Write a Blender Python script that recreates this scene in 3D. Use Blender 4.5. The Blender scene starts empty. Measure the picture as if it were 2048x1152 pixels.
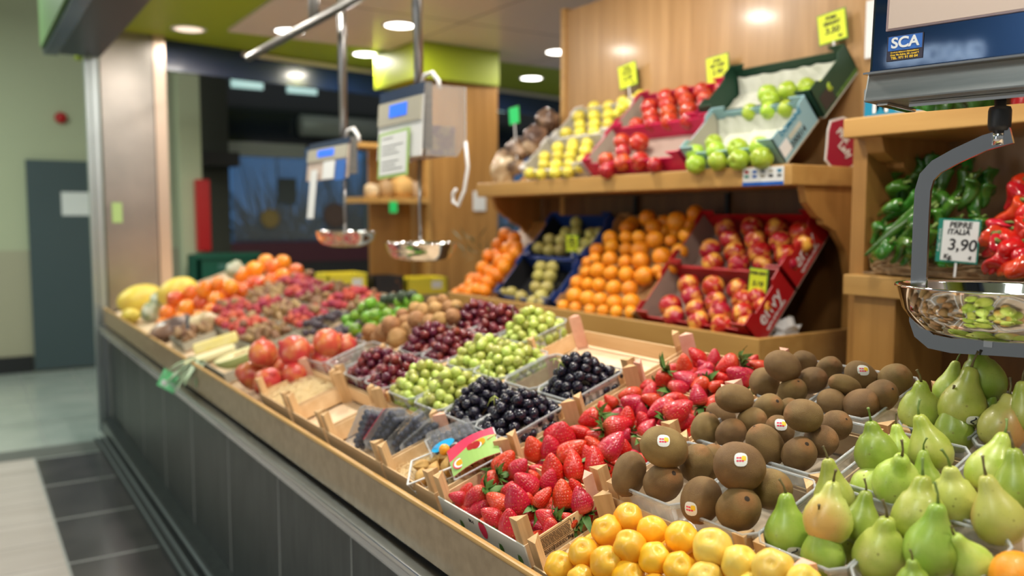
import bpy, bmesh, math, random
from mathutils import Vector, Matrix, Quaternion, noise
R = random.Random(7)
PI = math.pi
scene = bpy.context.scene
COL = scene.collection

# ------------------------------------------------------------ camera, world, light
F_PX, PSI, CAM_H = 1700.0, math.radians(33.0), 1.5
PITCH = math.atan(142 / F_PX)
cam_data = bpy.data.cameras.new('camera')
cam_data.sensor_width = 36
cam_data.lens = F_PX / 2048 * 36
cam_data.clip_start = 0.05
cam_data.dof.use_dof = True
cam_data.dof.focus_distance = 1.56
cam_data.dof.aperture_fstop = 2.0
cam = bpy.data.objects.new('camera', cam_data)
cam.location = (0, 0, CAM_H)
cam.rotation_euler = (PI / 2 - PITCH, 0, -PSI)
COL.objects.link(cam)
scene.camera = cam
scene.view_settings.view_transform = 'Standard'
scene.view_settings.look = 'None'
scene.view_settings.gamma = 1
scene.view_settings.exposure = 0.0
scene.view_settings.use_curve_mapping = False

world = bpy.data.worlds.new('world')
scene.world = world
world.use_nodes = True
wt = world.node_tree
wt.nodes.clear()
w_out = wt.nodes.new('ShaderNodeOutputWorld')
w_bg = wt.nodes.new('ShaderNodeBackground')
w_tc = wt.nodes.new('ShaderNodeTexCoord')
w_sep = wt.nodes.new('ShaderNodeSeparateXYZ')
w_ramp = wt.nodes.new('ShaderNodeValToRGB')
w_add = wt.nodes.new('ShaderNodeMath'); w_add.operation = 'MULTIPLY_ADD'
w_add.inputs[1].default_value = 0.5; w_add.inputs[2].default_value = 0.5
wt.links.new(w_tc.outputs['Generated'], w_sep.inputs[0])
wt.links.new(w_sep.outputs['Y'], w_add.inputs[0])
wt.links.new(w_add.outputs[0], w_ramp.inputs[0])
# market hall behind the viewer is neutral and dim, dusk sky beyond the far windows is blue
w_ramp.color_ramp.elements[0].position = 0.72; w_ramp.color_ramp.elements[0].color = (0.60, 0.62, 0.60, 1)
w_ramp.color_ramp.elements[1].position = 0.80; w_ramp.color_ramp.elements[1].color = (0.12, 0.30, 0.62, 1)
wt.links.new(w_ramp.outputs[0], w_bg.inputs['Color'])
w_bg.inputs['Strength'].default_value = 0.40
wt.links.new(w_bg.outputs[0], w_out.inputs[0])

CEIL = 2.78
def area(name, loc, size, power, color=(1, .93, .83), rot=(0, 0, 0), shape='DISK', sy=None, spread=None):
    l = bpy.data.lights.new(name, 'AREA')
    l.shape = shape; l.size = size
    if sy: l.size_y = sy
    l.energy = power; l.color = color
    if spread: l.spread = math.radians(spread)
    o = bpy.data.objects.new(name, l); o.location = loc; o.rotation_euler = rot
    COL.objects.link(o); return o
# round downlights in the stall ceiling (lamp + housing built below)
DOWN = [(1.38, 6.18, 9), (1.94, 5.75, 9), (2.49, 5.19, 30), (2.75, 6.35, 20), (4.5, 6.6, 16), (3.9, 5.35, 20),
        (1.25, 3.7, 30), (1.25, 2.1, 40), (1.3, 0.6, 34), (2.0, 2.9, 24), (2.0, 1.3, 20), (1.25, 5.0, 20), (1.7, -0.6, 24)]
for i, (x, y, p) in enumerate(DOWN):
    area('downlight_lamp', (x, y, CEIL - 0.035), 0.17, p * .62)
# daylight tubes of the market hall behind and left of the stall
area('hall_tube_lamp', (-1.0, 7.0, 3.4), 2.2, 95, (.88, 1, .90), shape='RECTANGLE', sy=.5)
area('hall_tube_lamp', (-1.2, 0.5, 3.4), 3.0, 60, (.95, 1, .95), shape='RECTANGLE', sy=.6)

area('opposite_stall_lamp', (-3.3, 3.0, 1.9), 4.0, 45, (1, .93, .85), rot=(0, math.radians(-100), 0), shape='RECTANGLE', sy=.7)  # added fill lamp across the aisle, brightens the ceiling and fruit fronts

# ------------------------------------------------------------ places on the photographed planes
c_r = Vector((math.cos(PSI), -math.sin(PSI), 0))
c_h = Vector((math.sin(PSI), math.cos(PSI), 0))
c_f = c_h * math.cos(PITCH) + Vector((0, 0, -math.sin(PITCH)))
c_u = c_h * math.sin(PITCH) + Vector((0, 0, math.cos(PITCH)))
EYE = Vector((0, 0, CAM_H))
def ray(x, y): return (c_f * F_PX + c_r * (x - 1024) - c_u * (y - 576)) / F_PX
class Plane:
    """a real sloping or level surface: o origin, ex up the slope, n normal; Y runs along the stall"""
    def __init__(s, o, deg):
        a = math.radians(deg)
        s.o = Vector(o); s.ex = Vector((math.cos(a), 0, math.sin(a))); s.n = Vector((-math.sin(a), 0, math.cos(a)))
        s.a = a; s.ey = Vector((0, 1, 0))
    def at(s, u, Y, h=0): return Vector((s.o.x, Y, s.o.z)) + s.ex * u + s.n * h
    def hit(s, x, y, h=0):
        d = ray(x, y); o = s.o + s.n * h
        t = (o - EYE).dot(s.n) / d.dot(s.n)
        return EYE + d * t
    def mat(s, u, Y, h=0, rz=0):
        m = Matrix.Identity(4)
        for i, c in enumerate((s.ex, s.ey, s.n)):
            for j in range(3): m[j][i] = c[j]
        m.translation = s.at(u, Y, h)
        return m @ Matrix.Rotation(rz, 4, 'Z')
DISP = Plane((0.87, 0, 0.835), math.degrees(math.atan(.345)))     # the sloping fruit display
UP = Plane((2.40, 0, 1.68), 44)                                   # boxes leaning on the upper shelf
LOW = Plane((2.28, 0, 1.03), 48)                                  # boxes leaning in the lower tray
PEP = Plane((2.42, 0, 1.35), 50)                                  # pepper heap
def depth(p): return (p - EYE).dot(c_f)
def flat(x, y, ax, c):
    d = ray(x, y); i = 'XYZ'.index(ax); return EYE + d * ((c - EYE[i]) / d[i])
def screen(p):
    q = p - EYE; d = q.dot(c_f); return 1024 + F_PX * q.dot(c_r) / d, 576 - F_PX * q.dot(c_u) / d
def facing(deg, toward=0.0):
    a = math.radians(deg)
    return (c_r * math.cos(a) + c_u * math.sin(a) - c_f * toward).normalized()

# ------------------------------------------------------------ materials
MATS = {}
def mat(name, col, rough=.5, col2=None, nscale=20, nlo=.35, nhi=.65, bump=0, bscale=80, metal=0, sss=0, coat=0, var=0, spec=.5, emit=None, estr=0, detail=3, stretch=None, sscol=None):
    if name in MATS: return MATS[name]
    m = bpy.data.materials.new(name); m.use_nodes = True; MATS[name] = m
    nt = m.node_tree; b = nt.nodes['Principled BSDF']
    b.inputs['Base Color'].default_value = (*col, 1); b.inputs['Roughness'].default_value = rough
    b.inputs['Metallic'].default_value = metal; b.inputs['Specular IOR Level'].default_value = spec
    b.inputs['Coat Weight'].default_value = coat; b.inputs['Coat Roughness'].default_value = .12
    if sss:
        b.inputs['Subsurface Weight'].default_value = sss; b.inputs['Subsurface Scale'].default_value = .008
        b.inputs['Subsurface Radius'].default_value = (1, .8, .4)
    if emit: b.inputs['Emission Color'].default_value = (*emit, 1); b.inputs['Emission Strength'].default_value = estr
    tc = nt.nodes.new('ShaderNodeTexCoord'); vec = tc.outputs['Object']
    if stretch:
        mp = nt.nodes.new('ShaderNodeMapping'); mp.inputs['Scale'].default_value = stretch
        nt.links.new(vec, mp.inputs[0]); vec = mp.outputs[0]
    colour = None
    if col2:
        n = nt.nodes.new('ShaderNodeTexNoise'); n.inputs['Scale'].default_value = nscale; n.inputs['Detail'].default_value = detail
        nt.links.new(vec, n.inputs[0])
        r = nt.nodes.new('ShaderNodeValToRGB'); r.color_ramp.elements[0].position = nlo; r.color_ramp.elements[1].position = nhi
        r.color_ramp.elements[0].color = (*col, 1); r.color_ramp.elements[1].color = (*col2, 1)
        nt.links.new(n.outputs[0], r.inputs[0]); colour = r.outputs[0]
    if var:
        oi = nt.nodes.new('ShaderNodeObjectInfo'); hs = nt.nodes.new('ShaderNodeHueSaturation')
        mr = nt.nodes.new('ShaderNodeMapRange'); mr.inputs['To Min'].default_value = .5 - var * .035; mr.inputs['To Max'].default_value = .5 + var * .035
        mv = nt.nodes.new('ShaderNodeMapRange'); mv.inputs['To Min'].default_value = 1 - var * .5; mv.inputs['To Max'].default_value = 1 + var * .3
        nt.links.new(oi.outputs['Random'], mr.inputs[0]); nt.links.new(oi.outputs['Random'], mv.inputs[0])
        nt.links.new(mr.outputs[0], hs.inputs['Hue']); nt.links.new(mv.outputs[0], hs.inputs['Value'])
        if colour: nt.links.new(colour, hs.inputs['Color'])
        else: hs.inputs['Color'].default_value = (*col, 1)
        colour = hs.outputs[0]
    if colour: nt.links.new(colour, b.inputs['Base Color'])
    if bump:
        n2 = nt.nodes.new('ShaderNodeTexNoise'); n2.inputs['Scale'].default_value = bscale; n2.inputs['Detail'].default_value = 4
        nt.links.new(vec, n2.inputs[0]); bp = nt.nodes.new('ShaderNodeBump'); bp.inputs['Strength'].default_value = bump; bp.inputs['Distance'].default_value = .002
        nt.links.new(n2.outputs[0], bp.inputs['Height']); nt.links.new(bp.outputs[0], b.inputs['Normal'])
    return m
def nodes(m): return m.node_tree, m.node_tree.nodes['Principled BSDF']
def colour_in(m):
    """whatever now feeds the base colour (socket or None)"""
    nt, b = nodes(m); l = b.inputs['Base Color'].links
    return l[0].from_socket if l else None
def blend_along(m, axis, lo, hi, c, wobble=.0, wscale=60, fac=1.0):
    """mix colour c in where the object's own axis coordinate runs from lo to hi (a mark that stays on the fruit)"""
    nt, b = nodes(m)
    tc = nt.nodes.new('ShaderNodeTexCoord'); sp = nt.nodes.new('ShaderNodeSeparateXYZ'); nt.links.new(tc.outputs['Object'], sp.inputs[0])
    v = sp.outputs[axis]
    if wobble:
        n = nt.nodes.new('ShaderNodeTexNoise'); n.inputs['Scale'].default_value = wscale; nt.links.new(tc.outputs['Object'], n.inputs[0])
        ma = nt.nodes.new('ShaderNodeMath'); ma.operation = 'MULTIPLY_ADD'; ma.inputs[1].default_value = wobble
        nt.links.new(n.outputs[0], ma.inputs[0]); nt.links.new(v, ma.inputs[2]); v = ma.outputs[0]
    mr = nt.nodes.new('ShaderNodeMapRange'); mr.inputs['From Min'].default_value = lo; mr.inputs['From Max'].default_value = hi; mr.inputs['To Max'].default_value = fac
    nt.links.new(v, mr.inputs[0])
    mx = nt.nodes.new('ShaderNodeMix'); mx.data_type = 'RGBA'
    nt.links.new(mr.outputs[0], mx.inputs['Factor'])
    s = colour_in(m)
    if s: nt.links.new(s, mx.inputs['A'])
    else: mx.inputs['A'].default_value = b.inputs['Base Color'].default_value
    mx.inputs['B'].default_value = (*c, 1); nt.links.new(mx.outputs['Result'], b.inputs['Base Color'])
    return m
def wood(name, a, b_, rough=.45, ax=1, scale=1.0, coat=.0):
    st = [22, 22, 22]; st[ax] = 1.6
    m = mat(name, a, rough, b_, 1.0 * scale, .3, .72, stretch=tuple(st), detail=5, bump=.08, bscale=3, coat=coat)
    return m
def clear(name, tint, alpha, rough=.12):
    """thin clear plastic or glass film: mostly straight-through, reflective at a slant"""
    m = bpy.data.materials.new(name); m.use_nodes = True; MATS[name] = m; nt = m.node_tree; nt.nodes.clear()
    o = nt.nodes.new('ShaderNodeOutputMaterial'); t = nt.nodes.new('ShaderNodeBsdfTransparent'); t.inputs[0].default_value = (*tint, 1)
    g = nt.nodes.new('ShaderNodeBsdfPrincipled'); g.inputs['Base Color'].default_value = (.9, .9, .9, 1); g.inputs['Roughness'].default_value = rough
    g.inputs['Specular IOR Level'].default_value = .9
    lw = nt.nodes.new('ShaderNodeLayerWeight'); lw.inputs[0].default_value = .35
    mr = nt.nodes.new('ShaderNodeMapRange'); mr.inputs['To Min'].default_value = alpha; mr.inputs['To Max'].default_value = min(1, alpha + .5)
    mx = nt.nodes.new('ShaderNodeMixShader'); nt.links.new(lw.outputs['Fresnel'], mr.inputs[0]); nt.links.new(mr.outputs[0], mx.inputs[0])
    nt.links.new(t.outputs[0], mx.inputs[1]); nt.links.new(g.outputs[0], mx.inputs[2]); nt.links.new(mx.outputs[0], o.inputs[0])
    return m

M = {}
M['beech'] = wood('beech_veneer', (.46, .25, .068), (.56, .325, .10), .38, 1, coat=.15)
M['beech_v'] = wood('beech_veneer_upright', (.36, .175, .042), (.50, .26, .072), .4, 2, coat=.15)
M['panel'] = wood('oak_wall_panel', (.38, .215, .085), (.52, .315, .14), .3, 2, coat=.35)
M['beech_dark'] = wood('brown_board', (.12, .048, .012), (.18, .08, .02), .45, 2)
M['counter_wood'] = mat('counter_board_brown', (.235, .16, .085), .42, (.30, .21, .12), 30, coat=.2)
M['crate'] = wood('crate_pine', (.66, .43, .22), (.80, .58, .34), .75, 1, 1.6)
M['post'] = wood('post_pine', (.70, .46, .23), (.52, .31, .14), .75, 2, 4)
M['crate_pale'] = mat('crate_floor_card', (.72, .52, .33), .8, (.80, .62, .43), 12)
M['pinkwood'] = mat('post_pinkish', (.72, .38, .28), .75, (.80, .48, .36), 40)
M['white_print'] = mat('white_printed_board', (.72, .72, .66), .55)
M['steel'] = mat('brushed_steel', (.42, .42, .42), .28, (.5, .5, .5), 8, metal=1, stretch=(1, 1, 30))
M['steel_col'] = mat('column_steel', (.40, .36, .33), .33, (.30, .28, .26), 2.5, metal=.95, bump=.2, bscale=2.2)
M['arm'] = mat('arm_steel', (.40, .41, .43), .16, metal=1)
M['chrome'] = mat('polished_steel', (.72, .72, .73), .07, metal=1)
M['tube'] = mat('tube_steel', (.36, .36, .36), .3, metal=1)
M['body_blue'] = mat('scale_body_mirror', (.16, .21, .32), .05, metal=1)
M['scale_grey'] = mat('scale_grey_steel', (.20, .215, .22), .42, (.26, .27, .27), 5, metal=.7, stretch=(1, 1, 12))
M['beige'] = mat('display_beige', (.60, .48, .41), .5)
M['black'] = mat('black_plastic', (.012, .012, .014), .45)
M['navy'] = mat('navy_paint', (.012, .028, .085), .25, coat=.3)
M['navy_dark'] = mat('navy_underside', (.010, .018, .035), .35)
M['olive'] = mat('lime_green_paint', (.34, .42, .012), .5)
M['cream'] = mat('ceiling_cream_gloss', (.80, .66, .58), .45, coat=.25)
M['wall_green'] = mat('hall_wall_paint', (.46, .50, .34), .8)
M['wall_low'] = mat('hall_wall_dado', (.40, .38, .27), .7)
M['door'] = mat('door_grey', (.055, .085, .095), .5)
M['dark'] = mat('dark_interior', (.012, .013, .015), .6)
M['darkwall'] = mat('dark_olive_wall', (.035, .038, .028), .8)
M['tile_dark'] = mat('slate_tile', (.016, .021, .023), .42, (.034, .041, .042), 6, stretch=(6, 6, 1), detail=6, bump=.1, bscale=15)
M['grout'] = mat('grey_grout', (.30, .31, .30), .8)
M['aluminium'] = mat('aluminium_profile', (.45, .50, .52), .35, metal=.8)
M['plastic_white'] = mat('white_plastic', (.75, .75, .75), .4)
M['paper'] = mat('white_paper', (.78, .80, .80), .7)
M['tissue'] = mat('grey_tissue_paper', (.50, .52, .43), .8, (.60, .62, .54), 25)
M['yellow_card'] = mat('yellow_price_card', (.70, .80, .03), .5)
M['ink'] = mat('black_ink', (.01, .01, .012), .6)
M['green_card'] = mat('green_card', (.02, .62, .16), .5)
M['sign_green'] = mat('sign_frame_green', (.0, .22, .16), .5)
M['red_box'] = mat('red_carton', (.42, .006, .010), .4, coat=.1)
M['pink_box'] = mat('pink_carton', (.62, .01, .09), .45)
M['brown_in'] = mat('carton_inside', (.32, .23, .19), .8)
M['card'] = mat('brown_cardboard', (.42, .24, .09), .8)
M['grey_card'] = mat('grey_cardboard', (.42, .40, .32), .8)
M['lblue_box'] = mat('light_blue_carton', (.27, .46, .52), .6)
M['dgreen_box'] = mat('dark_green_carton', (.012, .055, .03), .5)
M['blue_crate'] = mat('blue_plastic_crate', (.012, .045, .22), .4)
M['teal_box'] = mat('teal_blue_carton', (.0, .20, .36), .45)
M['wicker'] = mat('wicker_willow', (.36, .24, .12), .7, (.22, .14, .07), 60)
M['straw'] = mat('wood_wool', (.86, .70, .42), .8)
M['punnet'] = clear('clear_punnet_plastic', (.80, .83, .83), .13, .12)
M['film'] = clear('clear_film', (.93, .94, .95), .05, .08)
M['glass'] = clear('window_glass', (.80, .86, .88), .06, .03)
M['acrylic'] = clear('acrylic_cover', (.85, .83, .80), .16, .08)
M['lens'] = mat('lamp_lens', (1, 1, 1), .4, emit=(1, .95, .86), estr=9)
M['lens_dim'] = mat('lamp_lens_dim', (1, .9, .8), .4, emit=(1, .78, .62), estr=1.2)
M['lcd'] = mat('lit_blue_display', (.02, .1, .6), .3, emit=(.02, .16, .85), estr=.9)
M['tubeglow'] = mat('fluorescent_panel', (1, 1, 1), .5, emit=(.50, .9, .85), estr=.6)
M['red'] = mat('red_enamel', (.45, .005, .008), .4)
M['crate_green'] = mat('green_stacking_crate', (.0, .085, .05), .45)
M['label_blue'] = mat('blue_label', (.03, .14, .50), .45)
M['label_dark'] = mat('dark_label', (.03, .025, .045), .45)
M['sticker'] = mat('white_sticker', (.82, .82, .78), .45)
M['st_yellow'] = mat('sticker_yellow', (.95, .62, .03), .45)
M['st_pink'] = mat('sticker_pink', (.80, .03, .10), .45)
M['leaf'] = mat('strawberry_leaf', (.05, .14, .02), .55, (.12, .25, .05), 60, sss=.0)
M['stem_green'] = mat('stem_green', (.16, .24, .05), .6)
M['stem_brown'] = mat('stem_brown', (.10, .075, .03), .7, (.19, .15, .06), 60)
M['tree_far'] = mat('dark_foliage', (.07, .15, .20), .9)

# strawberry skin: seeds as yellow dots in shallow pits
def strawberry_mat():
    m = mat('strawberry_skin', (.56, .006, .018), .34, (.66, .016, .018), 22, .45, .75, sss=.0, coat=.14, var=.35, spec=.6)
    blend_along(m, 'Z', .014, .034, (.80, .16, .05), .012, 50, .6)
    nt, b = nodes(m); tc = nt.nodes.new('ShaderNodeTexCoord')
    v = nt.nodes.new('ShaderNodeTexVoronoi'); v.inputs['Scale'].default_value = 265; v.inputs['Randomness'].default_value = .30
    mp = nt.nodes.new('ShaderNodeMapping'); mp.inputs['Scale'].default_value = (1, 1, .72)
    nt.links.new(tc.outputs['Object'], mp.inputs[0]); nt.links.new(mp.outputs[0], v.inputs[0])
    r = nt.nodes.new('ShaderNodeMapRange'); r.inputs['From Min'].default_value = .10; r.inputs['From Max'].default_value = .20; r.inputs['To Min'].default_value = 1; r.inputs['To Max'].default_value = 0
    nt.links.new(v.outputs['Distance'], r.inputs[0])
    mx = nt.nodes.new('ShaderNodeMix'); mx.data_type = 'RGBA'; s = colour_in(m)
    nt.links.new(r.outputs[0], mx.inputs['Factor']); nt.links.new(s, mx.inputs['A']); mx.inputs['B'].default_value = (.80, .34, .05, 1)
    nt.links.new(mx.outputs['Result'], b.inputs['Base Color'])
    r2 = nt.nodes.new('ShaderNodeMapRange'); r2.inputs['From Max'].default_value = .5
    nt.links.new(v.outputs['Distance'], r2.inputs[0])
    bp = nt.nodes.new('ShaderNodeBump'); bp.inputs['Strength'].default_value = .55; bp.inputs['Distance'].default_value = .0022
    nt.links.new(r2.outputs[0], bp.inputs['Height']); nt.links.new(bp.outputs[0], b.inputs['Normal'])
    return m
M['strawberry'] = strawberry_mat()
M['kiwi'] = mat('kiwi_skin', (.195, .105, .030), .62, (.29, .172, .058), 1.6, .3, .7, bump=.9, bscale=46, var=.35, detail=8)
blend_along(M['kiwi'], 'Z', .88, 1.08, (.38, .17, .055), .12, 5, .85)
blend_along(M['kiwi'], 'Z', 1.004, 1.012, (.04, .02, .008), .0)
M['kiwi_small'] = mat('kiwi_golden_skin', (.34, .16, .05), .6, (.50, .27, .10), 1.6, bump=.5, bscale=25, var=.4)
M['pear'] = mat('pear_skin', (.36, .47, .05), .38, (.56, .60, .15), 24, .3, .7, bump=.12, bscale=50, detail=7, var=.5, coat=.1)
def pear_specks(m, c=(.20, .17, .04)):
    nt, b = nodes(m); tc = nt.nodes.new('ShaderNodeTexCoord')
    for sc, lo, hi, f in ((150, .07, .15, .55), (40, .03, .12, .8)):
        v = nt.nodes.new('ShaderNodeTexVoronoi'); v.inputs['Scale'].default_value = sc
        nt.links.new(tc.outputs['Object'], v.inputs[0]); r = nt.nodes.new('ShaderNodeMapRange')
        r.inputs['From Min'].default_value = lo; r.inputs['From Max'].default_value = hi; r.inputs['To Min'].default_value = f; r.inputs['To Max'].default_value = 0
        nt.links.new(v.outputs['Distance'], r.inputs[0]); mx = nt.nodes.new('ShaderNodeMix'); mx.data_type = 'RGBA'
        nt.links.new(r.outputs[0], mx.inputs['Factor']); nt.links.new(colour_in(m), mx.inputs['A']); mx.inputs['B'].default_value = (*c, 1)
        nt.links.new(mx.outputs['Result'], b.inputs['Base Color'])
pear_specks(M['pear'])
M['pear_green'] = mat('pear_skin_green', (.22, .34, .03), .38, (.36, .46, .08), 24, .3, .7, bump=.12, bscale=50, detail=7, var=.4, coat=.1)
pear_specks(M['pear_green'])
M['pear_blush'] = mat('pear_skin_blush', (.48, .50, .10), .38, (.56, .56, .16), 18, .3, .7, bump=.06, bscale=50, var=.4, coat=.1)
blend_along(M['pear_blush'], 'X', .012, .045, (.66, .22, .07), .02, 30, .6)
pear_specks(M['pear_blush'])
M['apricot'] = mat('yellow_plum_skin', (.92, .40, .008), .40, (.93, .46, .018), 1.2, .3, .7, coat=.08, var=.25, bump=.2, bscale=3, sss=.0)
blend_along(M['apricot'], 'Z', .35, 1.05, (.86, .52, .05), .3, 1.2, .75)
M['orange'] = mat('orange_peel', (.92, .30, .008), .36, (.96, .38, .02), 1.4, bump=.5, bscale=15, var=.22, coat=.1)
M['mandarin'] = mat('mandarin_peel', (.93, .27, .008), .36, bump=.5, bscale=14, var=.2, coat=.1)
M['persimmon'] = mat('persimmon_skin', (.85, .17, .012), .28, (.90, .26, .012), 1.5, var=.6, coat=.3)
M['apple_yellow'] = mat('yellow_apple_skin', (.70, .62, .05), .32, (.78, .68, .10), 1.5, var=.2, coat=.2)
M['apple_red'] = mat('red_apple_skin', (.45, .012, .012), .25, (.60, .10, .03), 1.8, .45, .75, var=.35, coat=.3)
M['apple_pink'] = mat('pink_apple_skin', (.46, .008, .018), .3, (.88, .42, .07), 1.5, .48, .64, var=.25, coat=.2, stretch=(1, 1, .6))
M['apple_green'] = mat('green_apple_skin', (.32, .52, .03), .28, (.42, .58, .06), 1.5, var=.35, coat=.2)
M['pomegranate'] = mat('pomegranate_skin', (.62, .07, .045), .34, (.72, .24, .07), 1.5, .42, .64, var=.3, coat=.2)
M['lime'] = mat('lime_skin', (.10, .30, .012), .3, (.22, .42, .02), 1.5, bump=.4, bscale=12, var=.4, coat=.25)
M['avocado'] = mat('avocado_skin', (.015, .03, .012), .4, (.03, .06, .02), 3, bump=.8, bscale=10)
M['grape_black'] = mat('black_grape_skin', (.010, .008, .018), .18, (.045, .040, .070), 1.6, .45, .8, var=.0, coat=.15, spec=.5)
M['grape_red'] = mat('red_grape_skin', (.13, .010, .022), .2, (.30, .035, .055), 1.5, .4, .8, var=.8, coat=.2)
M['grape_green'] = mat('green_grape_skin', (.46, .54, .10), .2, (.58, .60, .16), 1.5, var=.6, coat=.2, sss=.25)
M['yellow_melon'] = mat('yellow_melon_rind', (.80, .64, .10), .4, (.72, .52, .08), 14, bump=.2, bscale=30)
M['melon_flesh'] = mat('pale_melon_flesh', (.80, .74, .40), .35)
M['melon_rind'] = mat('green_melon_rind', (.45, .55, .22), .5)
M['lychee'] = mat('lychee_shell', (.48, .022, .040), .5, (.60, .07, .06), 2, bump=1, bscale=8, var=.7)
M['date'] = mat('dried_date', (.24, .12, .05), .5, (.46, .28, .14), 3, var=.7)
M['dark_berry'] = mat('dark_bean_fruit', (.05, .03, .05), .35, (.35, .30, .30), 3, .55, .8, var=.4)
M['blueberry'] = mat('blueberry_skin', (.012, .018, .05), .5, (.05, .07, .13), 2, .4, .8)
M['pepper_green'] = mat('green_pepper_skin', (.025, .13, .012), .18, (.06, .22, .02), 2.5, coat=.6, var=.5)
M['pepper_red'] = mat('red_pepper_skin', (.55, .006, .008), .16, (.66, .02, .012), 2.5, coat=.6, var=.3)
M['quince'] = mat('small_yellow_pear_skin', (.50, .44, .12), .4, (.40, .30, .08), 2, .5, .8, var=.4)
M['husk'] = mat('dry_husk', (.62, .38, .12), .7, (.50, .28, .08), 40, bump=.5, bscale=90)
M['physalis'] = mat('physalis_fruit', (.90, .36, .02), .3)
M['nut'] = mat('nut_shell', (.40, .27, .15), .45, (.66, .52, .34), 7, .42, .6, var=.5, bump=.6, bscale=12, coat=.3)
M['dry_brown'] = mat('dried_fruit_brown', (.11, .065, .045), .4, (.42, .27, .16), 8, .45, .65, var=.5, bump=.6, bscale=12, coat=.4)
M['maroon'] = mat('maroon_ledge', (.06, .008, .02), .5)
M['bag'] = clear('crumpled_bag', (.88, .86, .82), .45, .25)
M['purple'] = mat('purple_wrap', (.12, .03, .16), .5, (.6, .5, .3), 18)
M['pine'] = mat('pineapple_leaf', (.25, .40, .20), .5, (.5, .6, .45), 12)
M['foodbox'] = mat('dark_food_carton', (.03, .028, .03), .4, (.40, .16, .05), 9, .62, .7)
M['ybox'] = mat('yellow_carton', (.78, .68, .05), .5)

# ------------------------------------------------------------ mesh helpers
class MB:
    def __init__(s): s.b = bmesh.new()
    def box(s, x0, x1, y0, y1, z0, z1, m=None):
        vs = [Vector((x, y, z)) for x in (x0, x1) for y in (y0, y1) for z in (z0, z1)]
        if m is not None: vs = [m @ v for v in vs]
        v = [s.b.verts.new(p) for p in vs]
        for f in ((0, 1, 3, 2), (4, 6, 7, 5), (0, 4, 5, 1), (2, 3, 7, 6), (0, 2, 6, 4), (1, 5, 7, 3)):
            s.b.faces.new([v[i] for i in f])
        return s
    def tube(s, pts, rad, n=10, caps=True, flat_=None):
        pts = [Vector(p) for p in pts]; rs = rad if isinstance(rad, (list, tuple)) else [rad] * len(pts)
        t0 = (pts[1] - pts[0]).normalized(); up = Vector((0, 0, 1)) if abs(t0.z) < .9 else Vector((1, 0, 0))
        a = t0.cross(up).normalized(); rings = []
        for i, p in enumerate(pts):
            t = (pts[min(i + 1, len(pts) - 1)] - pts[max(i - 1, 0)]).normalized()
            a = (a - t * a.dot(t)).normalized(); b = t.cross(a)
            if flat_: ring = [s.b.verts.new(p + a * sx * flat_[0] + b * sy * flat_[1]) for sx, sy in ((-1, -1), (1, -1), (1, 1), (-1, 1))]
            else: ring = [s.b.verts.new(p + (a * math.cos(k * 2 * PI / n) + b * math.sin(k * 2 * PI / n)) * rs[i]) for k in range(n)]
            rings.append(ring)
        q = len(rings[0])
        for r0, r1 in zip(rings, rings[1:]):
            for k in range(q): s.b.faces.new((r0[k], r0[(k + 1) % q], r1[(k + 1) % q], r1[k]))
        if caps: s.b.faces.new(rings[0][::-1]); s.b.faces.new(rings[-1])
        return s
    def lathe(s, prof, n=24, m=None, fn=None):
        """prof: list of (radius, z); fn(r, z, ang) may return a shifted point"""
        rings = []
        for r, z in prof:
            ring = []
            for k in range(n):
                a = 2 * PI * k / n
                p = fn(r, z, a) if fn else Vector((r * math.cos(a), r * math.sin(a), z))
                if m is not None: p = m @ p
                if r < 1e-6:
                    ring = [s.b.verts.new(p)] ; break
                ring.append(s.b.verts.new(p))
            rings.append(ring)
        for r0, r1 in zip(rings, rings[1:]):
            for k in range(n):
                k2 = (k + 1) % n
                if len(r0) == 1 and len(r1) == 1: continue
                if len(r0) == 1: s.b.faces.new((r0[0], r1[k], r1[k2]))
                elif len(r1) == 1: s.b.faces.new((r0[k], r0[k2], r1[0]))
                else: s.b.faces.new((r0[k], r0[k2], r1[k2], r1[k]))
        return s
    def poly(s, pts): s.b.faces.new([s.b.verts.new(p) for p in pts]); return s
    def prism(s, pts, d):
        d = Vector(d); a = [s.b.verts.new(p) for p in pts]; b = [s.b.verts.new(Vector(p) + d) for p in pts]; n = len(a)
        s.b.faces.new(a[::-1]); s.b.faces.new(b)
        for i in range(n): s.b.faces.new((a[i], a[(i + 1) % n], b[(i + 1) % n], b[i]))
        return s
    def mesh(s, name, material, smooth=False, mats=None):
        bmesh.ops.recalc_face_normals(s.b, faces=s.b.faces)
        me = bpy.data.meshes.new(name); s.b.to_mesh(me); s.b.free()
        for mm in (mats or [material]): me.materials.append(mm)
        if smooth: me.polygons.foreach_set('use_smooth', [True] * len(me.polygons))
        return me
def tag(o, label=None, cat=None, group=None, kind=None):
    if label: o['label'] = label
    if cat: o['category'] = cat
    if group: o['group'] = group
    if kind: o['kind'] = kind
    return o
def link(name, me, parent=None, loc=None, rot=None, m=None, sc=None):
    o = bpy.data.objects.new(name, me); COL.objects.link(o)
    if parent is not None: o.parent = parent
    if m is not None: o.matrix_basis = m
    if loc is not None: o.location = loc
    if rot is not None:
        o.rotation_mode = 'QUATERNION'; o.rotation_quaternion = rot
    if sc is not None: o.scale = (sc,) * 3 if not isinstance(sc, (tuple, list, Vector)) else sc
    return o
def empty(name, m=None, loc=None):
    return link(name, None, m=m, loc=loc)
def structure(name, mb, material, smooth=False, label=None):
    o = link(name, mb.mesh(name, material, smooth)); o['kind'] = 'structure'
    if label: o['label'] = label
    return o
def bevel(o, w=.003, n=2):
    b = o.modifiers.new('bevel', 'BEVEL'); b.width = w; b.segments = n; b.limit_method = 'ANGLE'; return o
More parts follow.
